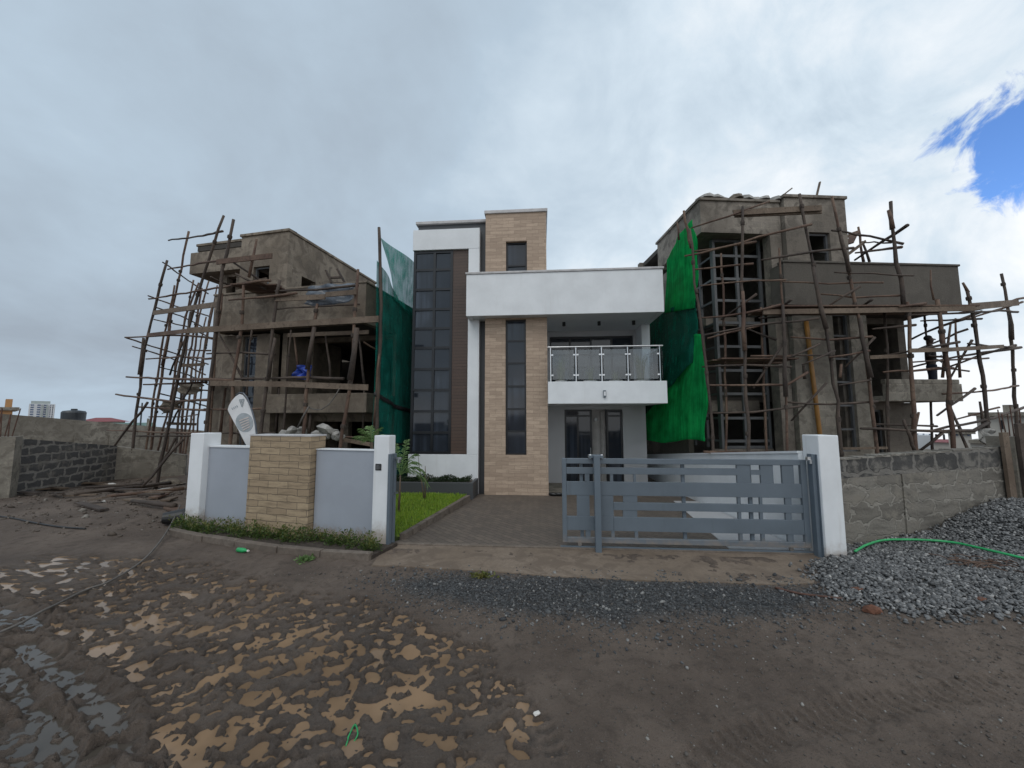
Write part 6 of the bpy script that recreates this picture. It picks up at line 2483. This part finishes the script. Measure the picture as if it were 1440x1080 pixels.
def building(name, label, px0, px1, py_top, dist, depth, mat, roof=None, rows=0, cols=0, win=None, winw=.55, rot=0.0):
    a, b_ = far_pt(px0, py_top, dist), far_pt(px1, py_top, dist)
    c_ = (a + b_) / 2
    w_ = (b_.xy - a.xy).length
    an_ = math.atan2(b_.y - a.y, b_.x - a.x) + rot
    o = thing(name, label, 'building', (c_.x, c_.y, 0), an_)
    h_ = c_.z
    MB().box(-w_ / 2, w_ / 2, 0, depth, -2 - max(0, dist - 32) * .05, h_).build('wall', mat, o)
    if roof == 'hip':
        m = MB().add([(-w_ / 2 - .4, -.4, h_), (w_ / 2 + .4, -.4, h_), (w_ / 2 + .4, depth + .4, h_), (-w_ / 2 - .4, depth + .4, h_), (-w_ * .18, depth * .5, h_ + w_ * .13), (w_ * .18, depth * .5, h_ + w_ * .13)],
                     [(0, 1, 5, 4), (1, 2, 5), (2, 3, 4, 5), (3, 0, 4), (3, 2, 1, 0)])
        m.build('roof', M['red_roof'], o)
    elif roof == 'slab':
        MB().box(-w_ / 2 - .3, w_ / 2 + .3, -.3, depth + .3, h_ + .002, h_ + .25).build('roof', M['concrete'], o)
    for j in range(rows):
        for i in range(cols):
            cw, ch = w_ / cols, h_ / max(rows, 1)
            x, z = -w_ / 2 + (i + .5) * cw, h_ - (j + .55) * (h_ * .9 / rows)
            MB().box(x - cw * winw / 2, x + cw * winw / 2, -.08, -.002, z - h_ * .9 / rows * .28, z + h_ * .9 / rows * .28).build('window', win or M['apt_win'], o)
    return o, w_, h_


ab, w_, h_ = building('apartment_block', 'tall pale apartment block with blue grey windows on the far left skyline', 41, 78, 568, 210, 14, M['apt_white'], None, 8, 4, M['apt_win'], .5)
for x in (-.02, .16, .34, .43):
    MB().box(w_ * x, w_ * (x + .055), -.5, -.085, -2, h_ * .97).build('column', M['apt_grey'] if x < .2 else M['apt_white'], ab)
MB().box(-w_ * .44, w_ * .3, 1, 12, h_ + .002, h_ + 1.0).build('roof_house', M['apt_grey'], ab)
building('red_roofed_house', 'house with a low red tiled roof behind the old wall', 112, 176, 593, 60, 9, M['cream'], 'hip', 1, 3, M['frame_black'], .3)
o, w_, h_ = building('orange_house', 'orange walled house with a flat roof at the far left edge', -40, 18, 577, 48, 9, M['orange_wall'], 'slab', 2, 3, M['cream'], .35)
MB().box(w_ * .3, w_ * .48, 1, 3, h_ + .26, h_ + .9).build('roof_house', M['orange_wall'], o)
o, w_, h_ = building('green_roofed_house', 'low house with a green sheet roof seen through the left scaffold', 160, 212, 613, 34, 8, M['cream'], None, 1, 3, M['frame_black'], .3)
m = MB().add([(-w_ / 2 - .3, -.4, h_ + .002), (w_ / 2 + .3, -.4, h_ + .002), (w_ / 2 + .3, 4, h_ + .8), (-w_ / 2 - .3, 4, h_ + .8), (w_ / 2 + .3, 8, h_ + .002), (-w_ / 2 - .3, 8, h_ + .002)], [(0, 1, 2, 3), (3, 2, 4, 5), (5, 4, 1, 0), (0, 3, 5), (1, 4, 2)])
m.build('roof', M['green_roof'], o)
MB().tube([(w_ * .2, 3, h_ + .5), (w_ * .2, 3, h_ + 2.2)], .05, 6).build('chimney_pipe', M['tank'], o)
MB().box(w_ * .38, w_ * .45, 2, 2.5, h_ + .3, h_ + 1.1).build('chimney', M['concrete'], o)
# right: grey flat-roofed building, low walls, white buildings far off
o, w_, h_ = building('flat_roofed_building', 'unfinished grey flat roofed building behind the right scaffold', 1372, 1500, 585, 40, 12, M['cream'], 'slab', 2, 5, M['frame_black'], .16, -.1)
MB().box(-w_ * .5, -w_ * .1, -2.5, -.31, -2, h_ - 1.7).build('lower_wing', M['cream'], o)
MB().box(-w_ * .51, -w_ * .09, -2.7, -.31, h_ - 1.698, h_ - 1.5).build('lower_roof', M['concrete'], o)
MB().box(-w_ * .22, -w_ * .10, 1.5, 4, h_ + .252, h_ + .75).build('roof_house', M['concrete'], o)
building('low_house', 'low red roofed house far off left of the apartment block', -60, 12, 596, 90, 9, M['cream'], 'hip', 1, 4, M['frame_black'], .3)
building('low_house', 'small cream house with a red roof right of the water tank', 118, 140, 596, 80, 8, M['orange_wall'], 'hip', 1, 3, M['frame_black'], .3)
building('low_house', 'small red roofed house far off above the yard wall on the right', 1312, 1345, 622, 85, 8, M['cream'], 'hip', 1, 3, M['frame_black'], .3)
building('white_building', 'small white building far off under the right house balcony', 1286, 1312, 612, 75, 8, M['apt_white'], None, 1, 3, M['apt_win'], .3)
building('white_building', 'small white and grey building far off between the right scaffold poles', 1333, 1366, 610, 66, 8, M['cream'], 'slab', 1, 4, M['apt_win'], .4)
V1, V2 = over(1262, 634, Vector((17, 12))), over(1480, 626, Vector((24, 9)))
wall_between('yard_wall', 'long low grey block wall in the yard behind the right scaffold', V1.xy, V2.xy, -.3, V1.z, V2.z, M['block_pale'])
MBh = None
